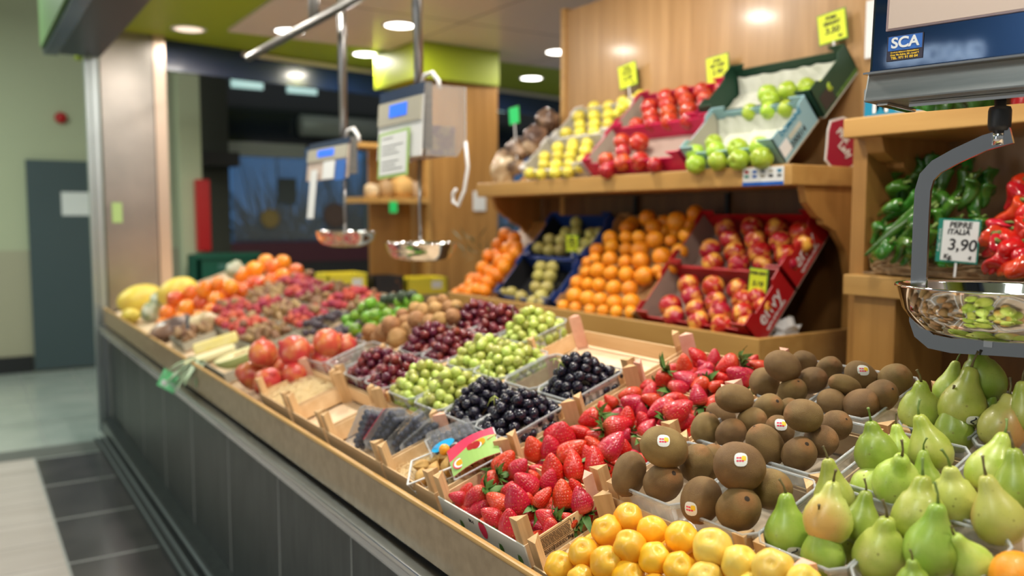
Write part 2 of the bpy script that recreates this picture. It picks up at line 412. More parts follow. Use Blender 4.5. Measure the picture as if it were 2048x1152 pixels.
ORD = ['first', 'second', 'third', 'fourth', 'fifth', 'sixth', 'seventh', 'eighth', 'ninth', 'tenth', 'eleventh', 'twelfth', 'thirteenth', 'fourteenth', 'fifteenth', 'sixteenth']
def autolabel(objs, desc, where, cat, group, cols=5):
    """order things as the eye does: rows from the front, then left to right"""
    it = [(screen(o.location), o) for o in objs]; it.sort(key=lambda t: -t[0][1])
    rows = [it[i:i + cols] for i in range(0, len(it), cols)]
    for ri, row in enumerate(rows):
        row.sort(key=lambda t: t[0][0])
        for ci, (_, o) in enumerate(row):
            tag(o, f"{desc}, {ORD[ci]} from left in {ORD[min(ri, 15)]} row up {where}", cat, group)
def text(s, size, material, m, parent, name='lettering', bold=0.0, depth_=.0004, align='CENTER', shear=0, sx=1):
    c = bpy.data.curves.new(name, 'FONT'); c.body = s; c.size = size; c.extrude = depth_; c.offset = bold
    c.align_x = align; c.align_y = 'CENTER'; c.shear = shear; c.materials.append(material)
    tmp = bpy.data.objects.new(name, c); COL.objects.link(tmp)
    me = bpy.data.meshes.new_from_object(tmp.evaluated_get(bpy.context.evaluated_depsgraph_get()))
    bpy.data.objects.remove(tmp); bpy.data.curves.remove(c)
    o = bpy.data.objects.new(name, me); COL.objects.link(o)
    if parent: o.parent = parent
    o.matrix_basis = m @ Matrix.Diagonal((sx, 1, 1, 1)); return o
def frame(o, x, y):
    """matrix with given origin, x axis and y axis"""
    x = Vector(x).normalized(); y = Vector(y); y = (y - x * y.dot(x)).normalized(); z = x.cross(y); m = Matrix.Identity(4)
    for i, c in enumerate((x, y, z)):
        for j in range(3): m[j][i] = c[j]
    m.translation = Vector(o); return m
def quat_z(d, spin=0.0):
    """rotation carrying local +Z onto d"""
    return Vector(d).to_track_quat('Z', 'Y') @ Quaternion((0, 0, 1), spin)

# ============================================================ THE SETTING
structure('floor', MB().box(-6, 9, -4, 14, -.05, 0), mat('hall_floor_tile', (.36, .41, .38), .25, (.44, .48, .45), 2.5, coat=.3))
FT = M['floor_light'] = mat('light_floor_slab', (.52, .47, .44), .5, (.44, .39, .36), 1.2, stretch=(1, 9, 1), detail=6)
mb = MB().box(-3, .325, -3, 5.97, 0, .004); o = structure('floor_light_slabs', mb, FT)
mb = MB().box(.335, .70, -3, 5.93, 0, .004); structure('floor_dark_tiles', mb, mat('dark_floor_tile', (.045, .04, .045), .25, (.075, .065, .07), 3, coat=.3))
mb = MB()
for k in range(14): mb.box(.335, .70, 5.93 - .63 * k - .012, 5.93 - .63 * k, .004, .0055)
mb.box(.325, .335, -3, 5.97, 0, .006)
structure('trim_1', mb, M['grout'], label='pale grout lines between the dark floor tiles')
mb = MB()
for k in range(14): mb.box(-3, .325, 5.97 - .32 * k - .004, 5.97 - .32 * k, .004, .0046)
structure('trim_5', mb, mat('dark_grout', (.22, .19, .18), .8))
structure('trim_2', MB().box(-3, .83, 5.97, 6.22, 0, .006), mat('threshold_grey', (.12, .125, .12), .5))
mb = MB()
for x in (.42, .86, 1.3): mb.box(x - .004, x + .004, 6.22, 9.4, 0, .003)
for y in (7.0, 7.9, 8.8): mb.box(-3, 1.5, y - .004, y + .004, 0, .003)
structure('trim_6', mb, M['grout'])
# hall wall with door, beyond the column
WY = 9.4
structure('wall_back', MB().box(-4, 2.02, WY, WY + .15, 1.18, 5), M['wall_green'])
structure('wall_back_lower', MB().box(-4, 2.02, WY - .003, WY + .15, 0, 1.18), M['wall_low'])
structure('baseboard_back', MB().box(-4, .55, WY - .03, WY - .003, 0, .16), M['dark'])
dr = structure('door_1', MB().box(.56, 1.6, WY - .06, WY - .004, 0.02, 2.045), M['door'], label='dark grey door in the pale green hall wall')
p0 = flat(122, 384, 'Y', WY - .064); p1 = flat(186, 431, 'Y', WY - .064)
o = tag(link('paper_notice', MB().box(p0.x, p1.x, WY - .0645, WY - .061, p1.z, p0.z).mesh('paper_notice', M['paper'])), 'white sheet of paper taped on the dark grey door', 'notice')
mb = MB(); mt = Matrix.Translation(flat(121, 236, 'Y', WY)) @ Matrix.Rotation(PI / 2, 4, 'X')
mb.lathe([(0, .07), (.035, .07), (.052, .05), (.055, 0), (0, 0)], 20, mt)
tag(link('fire_bell', mb.mesh('fire_bell', M['red'], True)), 'small round red alarm bell on the pale green wall', 'alarm')
# ceilings
mb = MB().box(.86, 7, -3, 7.9, CEIL, CEIL + .08); structure('ceiling', mb, M['olive'])
mb = MB()
cr = [Vector((1.60, -3, 0)), Vector((1.60, 6.02, 0)), Vector((3.30, 6.02, 0)), Vector((3.75, 5.95, 0)), Vector((6.8, 6.05, 0)), Vector((6.8, -3, 0))]
mb.prism([p + Vector((0, 0, CEIL - .022)) for p in cr], (0, 0, .02)); structure('ceiling_cream_panel', mb, M['cream'])
mb = MB()
for y in (4.9, 3.7, 2.5, 1.3): mb.box(1.62, 6.8, y - .003, y + .003, CEIL - .0235, CEIL - .021)
for x in (2.8, 4.0): mb.box(x - .003, x + .003, -3, 6.0, CEIL - .0235, CEIL - .021)
structure('ceiling_joints', mb, mat('ceiling_joint', (.22, .17, .15), .6))
structure('ceiling_hall', MB().box(-8, .4, -5, 12, 4.3, 4.4), M['wall_green'])
# lintel over the counter front
mb = MB().box(.52, .86, -3, 6.50, 2.585, 2.66).box(.80, .86, -3, 6.5, 2.66, CEIL)
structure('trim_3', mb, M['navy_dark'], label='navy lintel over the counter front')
structure('fascia', MB().box(.50, .53, -3, 6.42, 2.60, 3.4), mat('fascia_panel', (.15, .28, .10), .4), label='green fascia panel above the lintel')
structure('fascia_edge', MB().box(.52, .60, -3, 6.45, 2.565, 2.70), M['navy'])
# end wall header running away to the right, over the dark glazing
e0 = Vector((1.20, 6.60, 0)); ed = Vector((math.sin(math.radians(79)), math.cos(math.radians(79)), 0)); en = Vector((-ed.y, ed.x, 0))
def endwall(t0, t1, z0, z1, th=.06, off=0.0):
    a = e0 + ed * t0 + en * off; b = e0 + ed * t1 + en * off
    return [Vector((a.x, a.y, z0)), Vector((b.x, b.y, z0)), Vector((b.x, b.y, z1)), Vector((a.x, a.y, z1))], en * th
mb = MB(); q, d = endwall(0, 6.5, 2.56, CEIL); mb.prism(q, d); structure('wall_end_header', mb, M['navy'])
mb = MB(); q, d = endwall(.7, 6.5, 2.735, 2.765, .04, -.045); mb.prism(q, d); structure('trim_4', mb, mat('ceiling_trim_white', (.75, .68, .62), .4))

# steel clad column at the end of the counter
cm = empty('steel_column', loc=(1.05, 6.7, 0)); tag(cm, 'tall stainless steel clad column at the far end of the fruit counter', 'column')
def part(name, mb, material, parent, smooth=False, bev=0, label=None):
    o = link(name, mb.mesh(name, material, smooth), parent)
    o.matrix_parent_inverse = parent.matrix_world.inverted() if False else Matrix.Translation(-parent.location)
    if bev: bevel(o, bev)
    if label: o['label'] = label
    return o
part('cladding', MB().box(.86, 1.05, 6.50, 6.95, 0, CEIL).box(1.052, 1.20, 6.512, 6.95, 0, CEIL), M['steel_col'], cm)
part('corner_strip', MB().box(1.205, 1.285, 6.50, 6.60, 0, CEIL), mat('bright_strip', (.66, .52, .42), .35, metal=.7), cm)
part('guide_rail', MB().box(.765, .79, 6.48, 6.56, 0, 2.58).box(.80, .845, 6.5, 6.6, 0, 2.58), M['aluminium'], cm)
o = part('notice', MB().box(.90, .965, 6.494, 6.498, 1.46, 1.60), mat('pale_green_notice', (.42, .62, .24), .5), cm, label='small pale green notice on the steel column')
# pale wall strip and dark recess beyond the counter end
structure('wall_right_return', MB().box(1.80, 2.0, 8.6, 8.75, 0, 3.3), M['wall_green'])
structure('wall_recess', MB().box(2.0, 2.42, 9.2, 9.3, 0, 3.4), M['darkwall'])
structure('wall_recess_beam', MB().box(1.98, 2.45, 8.9, 9.2, 2.02, 2.16), M['dark'])
o = tag(link('fire_cabinet', MB().box(1.905, 2.03, 8.5, 8.62, 1.17, 1.86).mesh('fire_cabinet', M['red'])), 'narrow red fire cabinet beyond the steel column', 'cabinet'); o.location = (0.02, 0, 0)
bevel(o, .01)
# green stacking crates behind the counter end
cg = empty('stacking_crate', loc=(2.15, 8.3, 0)); tag(cg, 'dark green plastic stacking crate beyond the counter end', 'crate')
part('crate_wall', MB().box(1.80, 2.35, 8.0, 8.03, .72, 1.15).box(1.80, 1.83, 8.0, 8.4, .72, 1.15).box(2.32, 2.35, 8.0, 8.4, .72, 1.15).box(1.80, 2.35, 8.37, 8.4, .72, 1.15).box(1.8, 2.35, 8, 8.4, .70, .73), M['crate_green'], cg)
part('rim', MB().box(1.78, 2.37, 7.98, 8.02, 1.12, 1.17), M['crate_green'], cg)
for k in range(2): part('hand_hole', MB().box(1.98 + k * .13, 2.06 + k * .13, 7.995, 8.0, 1.02, 1.07), mat('hole_grey', (.05, .16, .13), .5), cg)
cg2 = tag(link('crate_stack', MB().box(1.8, 2.35, 8.0, 8.4, 0, .68).mesh('crate_stack', M['crate_green'])), 'lower dark green crate under the top green crate', 'crate')

# glazed front of the market, dusk outside
GY = 9.3
def gz(name, x0, y0, x1, y1, material, dy=0.0, th=.06, label=None):
    a = flat(x0, y0, 'Y', GY + dy); b = flat(x1, y1, 'Y', GY + dy)
    b.z = flat(x0, y1, 'Y', GY + dy).z
    return structure(name, MB().box(min(a.x, b.x), max(a.x, b.x), GY + dy, GY + dy + th, min(a.z, b.z), max(a.z, b.z)), material, label=label)
gz('window_1', 440, 60, 1200, 290, mat('dark_transom_glass', (.012, .018, .024), .12, coat=.4), .02, .03, 'dark glazing above the doors')
gz('window_1_frame_beam', 450, 282, 612, 310, mat('door_beam_grey', (.26, .29, .25), .5), -.02, .1)
gz('window_1_mullion', 445, 110, 463, 560, mat('dark_frame', (.035, .04, .045), .4), -.01)
gz('window_2', 463, 310, 1200, 482, M['glass'], 0, .012, 'tall window panes facing the dusk outside')
gz('window_2_mullion', 728, 275, 736, 540, mat('green_grey_frame', (.10, .14, .14), .4), -.03, .05)
gz('window_2_ledge', 450, 486, 1200, 528, M['maroon'], -.06, .3)
gz('wall_under_windows', 450, 528, 1200, 1000, M['dark'], -.05, .1)
a = flat(612, 232, 'Y', GY - .3); b = flat(786, 272, 'Y', GY - .3)
mb = MB(); mt = Matrix.Translation((a.x, GY - .115, (a.z + b.z) / 2)) @ Matrix.Rotation(PI / 2, 4, 'Y')
mb.lathe([(0, 0), (.115, 0), (.115, b.x - a.x), (0, b.x - a.x)], 20, mt)
tag(link('shutter_housing', mb.mesh('shutter_housing', mat('shutter_grey', (.26, .29, .26), .45, metal=.2), True)), 'grey rolled shutter housing above the far window', 'shutter')
for x, y in ((495, 168), (605, 179), (1002, 216)):  # glowing slabs imitate tube lights reflected in the dark glazing
    c = flat(x, y, 'Y', GY - .02); w = .17 if x < 900 else .08
    mb = MB().box(c.x - w, c.x + w, GY - .012, GY - .002, c.z - .045, c.z + .045)
    tag(link('fluorescent_light', mb.mesh('fluorescent_light', M['tubeglow'])), {495: 'left pale green light panel on the dark glazing', 605: 'right pale green light panel on the dark glazing', 1002: 'small pale light panel right of the wooden column'}[x], 'light')
for x, y, r_, c_, l in ((540, 437, .105, (.22, .16, .04), 'round ochre sign on the far blue window'), (670, 431, .14, (.10, .06, .045), 'larger round brown sign on the far blue window')):
    c = flat(x, y, 'Y', GY - .03); mt = Matrix.Translation(c) @ Matrix.Rotation(PI / 2, 4, 'X'); mb = MB().lathe([(0, .01), (r_, .01), (r_, 0), (0, 0)], 32, mt)
    root = link('round_sign', mb.mesh('round_sign', mat('sign_disc_%d' % x, c_, .5), False)); tag(root, l, 'sign')
    mb = MB().lathe([(r_ * .80, .013), (r_ * .86, .013)], 32, mt); link('ring', mb.mesh('ring', mat('sign_ring_%d' % x, tuple(v * .5 for v in c_), .5)), root)
c0 = flat(556, 356, 'Y', GY - .03); c1 = flat(594, 408, 'Y', GY - .03)
tag(link('window_poster', MB().box(c0.x, c1.x, GY - .03, GY - .025, c1.z, c0.z).mesh('window_poster', mat('poster_dark', (.035, .05, .05), .5))), 'dark square poster on the far blue window', 'poster')
# bare bushes outside the window
def bush(x, y, z, n, L, label):
    mb = MB()
    for k in range(n):
        a = R.uniform(0, 2 * PI); e = R.uniform(.05, 1.45); d = Vector((math.cos(a) * math.cos(e), math.sin(a) * math.cos(e), math.sin(e)))
        l = L * R.uniform(.6, 1); p = Vector((x, y, z)) + Vector((R.uniform(-.3, .3), R.uniform(-.3, .3), R.uniform(0, .8)))
        mb.tube([p, p + d * l * .6, p + d * l + Vector((0, 0, -.25 * l * math.cos(e)))], [.018, .012, .003], 4, False)
    tag(link('yucca_bush', mb.mesh('yucca_bush', M['tree_far'])), label, 'bush')
bush(3.9, 12.2, .02, 420, 1.9, 'spiky dark bush outside the left part of the window')
bush(5.2, 12.6, .02, 420, 2.1, 'spiky dark bush outside the middle of the window')
bush(6.9, 12.0, .02, 400, 2.0, 'spiky dark bush outside the window right of the column')
structure('ground_outside', MB().box(1, 12, 9.6, 13.9, -.04, .02), M['dark'])

# downlight housings
for i, (x, y, p) in enumerate(DOWN[:6]):
    root = empty('ceiling_downlight', loc=(x, y, CEIL))
    tag(root, ['dim pinkish downlight in the green ceiling strip near the column', 'left round downlight beside the hanging rail', 'large bright round downlight above the nearer hanging scale',
        'round downlight in the green strip before the wooden column', 'small round downlight in the green strip right of the wooden column', 'round downlight next to the wall panel edge'][i], 'ceiling light', 'round downlights')
    zz = CEIL - .0235 if y < 6.0 else CEIL
    link('rim', MB().lathe([(.095, zz - CEIL - .006), (.115, zz - CEIL - .004), (.118, zz - CEIL), (.09, zz - CEIL)], 32).mesh('rim', M['plastic_white'], True), root)
    link('lamp_lens', MB().lathe([(0, zz - CEIL - .004), (.094, zz - CEIL - .004)], 32).mesh('lamp_lens', M['lens_dim'] if i == 0 else M['lens'], False), root)

# ============================================================ WOODEN COLUMN + SMALL SHELF BEHIND
wc = empty('wooden_column', loc=(3.2, 5.9, 0)); tag(wc, 'square wooden column with a lime green cap behind the counter', 'column')
part('shaft', MB().box(2.92, 3.52, 5.62, 6.2, 0, 2.50), M['beech_v'], wc, bev=.006)
part('cap', MB().prism([Vector(p) for p in ((2.80, 5.55, 2.50), (3.52, 5.60, 2.50), (3.52, 6.3, 2.50), (2.80, 6.3, 2.50))], (0, 0, .27)), M['olive'], wc)
part('edge_strip', MB().box(2.895, 2.925, 5.60, 5.66, 0, 2.50), M['beech'], wc)
sw = empty('wall_shelf', loc=(2.6, 5.7, 1.6)); tag(sw, 'small wooden shelf of jars fixed left of the wooden column', 'shelf')
part('board', MB().box(2.36, 2.89, 5.55, 5.85, 1.60, 1.64), M['beech'], sw)
part('back_panel', MB().box(2.55, 2.89, 5.86, 5.88, .9, 1.99), M['beech_v'], sw)
part('top_board', MB().box(2.36, 2.89, 5.6, 5.85, 1.99, 2.02), M['beech'], sw)
for i, (x, r_, hh, m_) in enumerate(((2.49, .055, .10, 'nut'), (2.60, .06, .13, 'date'), (2.73, .085, .16, 'husk'), (2.84, .05, .12, 'nut'))):
    root = link('food_bag', MB().lathe([(0, 0), (r_ * .8, 0), (r_, hh * .3), (r_ * .9, hh * .8), (r_ * .3, hh), (0, hh)], 16).mesh('food_bag', M[m_], True), loc=(x, 5.68, 1.641))
    tag(root, f"{['small pale', 'small brown', 'large round golden', 'slim pale'][i]} bag of dry food on the small wall shelf", 'bag', 'bags on the small shelf')
tag(link('price_card', MB().box(2.56, 2.62, 5.53, 5.535, 1.53, 1.61).mesh('price_card', M['green_card'])), 'small bright green card on the edge of the small wall shelf', 'price card')
# low shelf with yellow cartons
ls = empty('low_shelf', loc=(2.4, 5.6, .95)); tag(ls, 'low wooden shelf behind the lemon green fruit carrying yellow cartons', 'shelf')
part('board', MB().box(1.95, 2.88, 5.15, 5.6, .90, .965), M['counter_wood'], ls)
part('front_panel', MB().box(1.95, 2.88, 5.2, 5.24, 0, .90), M['beech_v'], ls)
for x0, x1, z1, m_, l in ((1.98, 2.26, 1.13, 'ybox', 'left yellow carton on the low shelf'), (2.30, 2.52, 1.10, 'foodbox', 'dark food carton between the two yellow cartons'), (2.54, 2.86, 1.08, 'ybox', 'right yellow carton on the low shelf')):
    root = empty('carton', loc=((x0 + x1) / 2, 5.35, .966)); tag(root, l, 'carton', 'cartons on the low shelf')
    w = (x1 - x0) / 2; hh = z1 - .966
    link('box_body', MB().box(-w, w, -.12, -.11, 0, hh).box(-w, w, .11, .12, 0, hh).box(-w, -w + .01, -.12, .12, 0, hh).box(w - .01, w, -.12, .12, 0, hh).box(-w, w, -.12, .12, 0, .005).mesh('box_body', M[m_]), root)
    if m_ == 'ybox': link('printed_label', MB().box(w * .2, w * .7, -.1215, -.1205, hh * .35, hh * .8).mesh('printed_label', M['paper']), root)

# ============================================================ COUNTER
ct = empty('display_counter', loc=(.9, 3, 0)); tag(ct, 'long fruit counter with brown wooden rim and dark tiled front', 'counter')
YE = 6.44; Y0 = -.6
part('front_board', MB().box(.813, .824, Y0, YE, .765, .868), M['counter_wood'], ct)
part('wooden_rim', MB().box(.810, .826, Y0, YE, .868, .880), M['beech'], ct, bev=.005, label='light beech edging along the counter top')
part('steel_ledge', MB().box(.775, .83, Y0, YE, .735, .752), M['steel'], ct, bev=.003)
part('glass_strip', MB().box(.79, .796, Y0, YE, .700, .735), M['acrylic'], ct)
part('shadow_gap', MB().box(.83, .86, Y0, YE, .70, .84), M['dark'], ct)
tp = part('tiled_front', MB().box(.845, .87, Y0, YE, .10, .735), M['tile_dark'], ct, label='dark slate tile front of the counter')
mb = MB()
for k in range(8): y = 2.09 + .625 * k; mb.box(.8435, .8455, y - .003, y + .003, .10, .735)
part('tile_joint', mb, M['grout'], ct)['kind'] = 'stuff'
part('plinth', MB().box(.78, .86, Y0, YE, 0, .10), M['tile_dark'], ct)
part('kick_strip', MB().box(.715, .722, Y0, 6.25, 0.004, .02), M['aluminium'], ct)
part('kick_strip', MB().box(.752, .758, Y0, 6.25, 0.004, .03), M['aluminium'], ct)
part('kick_strip', MB().box(.776, .781, Y0, 6.4, .06, .075), M['aluminium'], ct)
part('floor_channel', MB().box(.70, .78, Y0, 6.25, 0.003, .012), M['dark'], ct)
# sloping deck
mb = MB(); mb.prism([DISP.at(-.025, Y0, -.006), DISP.at(.86, Y0, -.006), DISP.at(.86, Y0, -.03), DISP.at(-.025, Y0, -.03)], (0, YE - Y0, 0)); part('sloping_deck', mb, M['crate_pale'], ct)
mb = MB(); e = DISP.at(.86, 0, -.03); mb.box(e.x - .03, e.x, Y0, YE, 0, e.z); part('back_board', mb, M['beech_dark'], ct)

# ============================================================ SHELF UNIT ON THE RIGHT
PX = 2.75
wp = structure('wall_panel', MB().box(PX, PX + .05, .2, 3.72, 1.0, 2.585), M['panel'], label='wood veneer back wall above the shelf')
structure('wall_panel_edge', MB().box(PX - .012, PX + .06, 3.70, 3.74, 1.0, 2.60), M['beech'])
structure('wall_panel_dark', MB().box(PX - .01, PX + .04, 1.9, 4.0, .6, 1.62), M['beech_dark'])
su = empty('shelf_unit', loc=(2.5, 2.9, 0)); tag(su, 'wooden shelf unit with upper shelf and lower tray of fruit boxes', 'shelf unit')
YR, YL = 1.89, 3.95
part('upper_shelf', MB().prism([Vector(p) for p in ((2.34, YR, 1.607), (2.34, YL, 1.607), (PX - .02, YL, 1.607), (PX - .02, YR, 1.607))], (0, 0, .07)), M['beech'], su, bev=.004)
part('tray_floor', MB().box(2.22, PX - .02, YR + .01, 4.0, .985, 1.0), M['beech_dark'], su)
part('tray_front', MB().box(2.20, 2.222, YR, 4.02, .95, 1.098), M['beech'], su, bev=.003)
part('tray_end', MB().box(2.222, PX - .02, YR, YR + .022, .95, 1.098), M['beech'], su, bev=.003)
part('tray_end', MB().box(2.222, PX - .02, 3.998, 4.02, .95, 1.098), M['beech'], su)
part('tray_divider', MB().box(2.23, 2.62, 3.60, 3.612, 1.0, 1.10), M['beech'], su)
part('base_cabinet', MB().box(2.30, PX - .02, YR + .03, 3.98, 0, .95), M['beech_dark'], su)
def bracket(y):
    prof = [(2.42, 1.607), (2.44, 1.55), (2.50, 1.50), (2.53, 1.49), (2.535, 1.475), (2.60, 1.45), (2.66, 1.38), (2.69, 1.28), (2.69, 1.0), (PX - .02, 1.0), (PX - .02, 1.607)]
    part('side_bracket', MB().prism([Vector((x, y, z)) for x, z in prof], (0, .03, 0)), M['beech_v'], su)
bracket(YR + .012); bracket(YL - .04)
for y in (2.52, 3.1): part('back_rib', MB().box(PX - .03, PX - .02, y, y + .02, 1.1, 1.6), M['dark'], su)
# sloping boards the boxes lean on
def leaning_board(pl, y0, y1, u1, name):
    mb = MB(); mb.prism([pl.at(.0, y0, -.004), pl.at(u1, y0, -.004), pl.at(u1, y0, -.016), pl.at(.0, y0, -.016)], (0, y1 - y0, 0)); part(name, mb, M['beech_v'], su)
leaning_board(UP, 1.975, 3.64, .46, 'slanted_board'); leaning_board(LOW, 1.99, 3.99, .60, 'slanted_board')
# card payment sticker on the shelf edge
st = empty('payment_sticker', loc=(2.337, 2.08, 1.64)); tag(st, 'white and blue card payment sticker on the upper shelf edge', 'sticker')
ps0 = flat(1486, 340, 'X', 2.338); ps1 = flat(1567, 369, 'X', 2.338)
part('sheet', MB().box(2.3375, 2.3395, ps1.y, ps0.y, ps1.z, 1.672), M['paper'], st)
part('blue_band', MB().box(2.3368, 2.3374, ps1.y, ps0.y, ps1.z, ps1.z + .012), mat('band_blue', (.0, .12, .55), .4), st)
for i in range(5):
    for j in range(2):
        y = ps0.y - (i + .5) * (ps0.y - ps1.y) / 5; z = 1.657 - j * .016
        part('logo', MB().box(2.3368, 2.3374, y - .009, y + .009, z - .005, z + .005), M[['red', 'label_blue', 'scale_grey', 'grey_card', 'teal_box', 'sign_green', 'label_blue', 'grey_card', 'ink', 'scale_grey'][i + 5 * j]], st)

# pepper unit nearer on the right
pu = empty('pepper_shelf_unit', loc=(2.6, 1.2, 0)); tag(pu, 'wooden shelf unit with peppers at the right edge', 'shelf unit')
PYL = 1.68
part('side_panel', MB().box(2.40, 2.98, PYL - .03, PYL + .02, 0, 1.745), M['beech_v'], pu)
part('top_shelf', MB().box(2.33, 2.98, -.4, PYL + .01, 1.745, 1.805), M['beech'], pu, bev=.004)
part('pepper_shelf', MB().box(2.34, 2.98, -.4, PYL, 1.255, 1.32), M['beech'], pu, bev=.004)
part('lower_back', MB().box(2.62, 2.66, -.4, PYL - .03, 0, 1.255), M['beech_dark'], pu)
part('lower_post', MB().box(2.36, 2.62, PYL - .17, PYL - .03, 0, 1.255), M['beech_v'], pu)
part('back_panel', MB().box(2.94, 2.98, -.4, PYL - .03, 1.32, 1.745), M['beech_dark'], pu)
mb = MB().prism([Vector((x, PYL - .09, z)) for x, z in [(2.38, 1.745), (2.40, 1.70), (2.45, 1.675), (2.50, 1.67), (2.505, 1.655), (2.56, 1.63), (2.60, 1.58), (2.62, 1.5), (2.9, 1.4), (2.9, 1.745)]], (0, .06, 0))
part('scalloped_bracket', mb, M['beech_v'], pu)
structure('wall_grey_strip', MB().box(2.69, 2.73, 1.72, 1.86, 0, 1.25), mat('grey_pipe', (.16, .16, .17), .6))

# ============================================================ FRUIT MESHES
def noisy(p, s, a, seed=0): return p * (1 + a * noise.noise(p * s + Vector((seed * 7.3, seed * 3.1, seed))))
def strawberry_mesh(seed, L=.026, W=.0185):
    mb = MB(); ridge = R.uniform(.0, .10); prof = []
    for i in range(17):
        t = i / 16; z = L - 2 * L * t                      # top (calyx end) +Z, tip -Z
        r = W * (max(0, math.sin(PI * t ** .66)) ** .60) * (1.08 - .20 * t)
        prof.append((r if 0 < i < 16 else 0, z))
    f = R.uniform(.85, 1.15)
    def fn(r, z, a):
        p = Vector((r * math.cos(a) * f, r * math.sin(a) / f, z)); p.x += .004 * math.sin(z * 50 + seed) * ridge * 8
        p *= 1 + .10 * noise.noise(p * 45 + Vector((seed * 9, 0, 0)))
        return p
    mb.lathe(prof, 24, None, fn); return mb.mesh('strawberry', M['strawberry'], True)
def calyx_mesh(seed):
    mb = MB(); z = .0235
    for k in range(9):
        a = k * 2 * PI / 9 + R.uniform(-.15, .15); L = R.uniform(.017, .024); w = .0062; up = R.uniform(-.003, .012)
        d = Vector((math.cos(a), math.sin(a), 0)); q = Vector((-d.y, d.x, 0)); pts = [(0, .002), (.25, .8), (.5, 1.0), (.78, .65), (1, .05)]
        rows = [[d * L * t + Vector((0, 0, z + up * t * t * 2.2 - .006 * t * (1 - t))) + q * w * s * ww + Vector((0, 0, -.0015 * abs(s))) for s in (-1, 0, 1)] for t, ww in pts]
        vs = [[mb.b.verts.new(p) for p in r_] for r_ in rows]
        for r0, r1 in zip(vs, vs[1:]):
            for i in range(2): mb.b.faces.new((r0[i], r0[i + 1], r1[i + 1], r1[i]))
    mb.tube([(0, 0, z - .002), (.001, .001, z + .008), (.003, .002, z + .014)], [.0016, .0012, .001], 6)
    return mb.mesh('calyx', M['leaf'], True)
STRAW = [strawberry_mesh(i) for i in range(6)]; CALYX = [calyx_mesh(i) for i in range(3)]
def kiwi_mesh(seed):                                       # unit size: half length 1 along Z, radius .82
    mb = MB()
    prof = [(0, 1.0)] + [(.035, 1.018), (.07, 1.0)] + [(.82 * math.sin(PI * t / 20) ** .92, math.cos(PI * t / 20) * .995) for t in range(2, 20)] + [(.03, -.985), (0, -1.0)]
    def fn(r, z, a):
        p = Vector((r * math.cos(a) * (1 + .03 * math.cos(2 * a + seed)), r * math.sin(a) * .96, z)); return p * (1 + .035 * noise.noise(p * 1.6 + Vector((seed * 5, 1, 0))))
    mb.lathe(prof, 32, None, fn); return mb.mesh('kiwi', M['kiwi'], True)
KIWI = [kiwi_mesh(i) for i in range(4)]
def pear_mesh(seed, material, neck=1.0, bend=.0):          # radius .5 body at z 0, neck top z ~ .93
    mb = MB(); pr = [(0, -.43), (.05, -.425), (.09, -.45), (.20, -.455), (.33, -.40), (.44, -.27), (.495, -.10), (.50, .03), (.465, .18), (.40, .32), (.315, .46), (.24, .58 * neck), (.195, .70 * neck), (.165, .81 * neck), (.125, .89 * neck), (.06, .925 * neck), (.02, .92 * neck), (0, .915 * neck)]
    def fn(r, z, a):
        p = Vector((r * math.cos(a), r * math.sin(a), z)); p.x += bend * max(0, z) ** 2; q = 1 + .06 * noise.noise(p * 2.2 + Vector((seed * 5, 2, 0)))
        return Vector((p.x * q, p.y * q, p.z)) * .085
    mb.lathe(pr, 32, None, fn); me = mb.mesh('pear', material, True); return me
PEAR = {}
for k, m_ in (('y', 'pear'), ('g', 'pear_green'), ('b', 'pear_blush')):
    PEAR[k] = [pear_mesh(i, M[m_], (1.0, .88, 1.12)[i], (.05, -.14, .16)[i]) for i in range(3)]
def pear_stem(i, s=1):
    nz = (1.0, .88, 1.12)[i]; bx = (.05, -.14, .16)[i]; top = Vector((bx * (.9 * nz) ** 2, 0, .90 * nz)) * .085
    c = R.uniform(-.010, .010); c2 = R.uniform(-.010, .010); h = R.uniform(.024, .034)
    mb = MB().tube([top, top + Vector((c * .3, c2 * .3, h * .5)), top + Vector((c, c2, h * .9)), top + Vector((c * 1.25, c2 * 1.25, h))], [.0030, .0019, .0022, .0032], 8)
    return mb.mesh('stem', M['stem_brown' if R.random() < .7 else 'stem_green'], True)
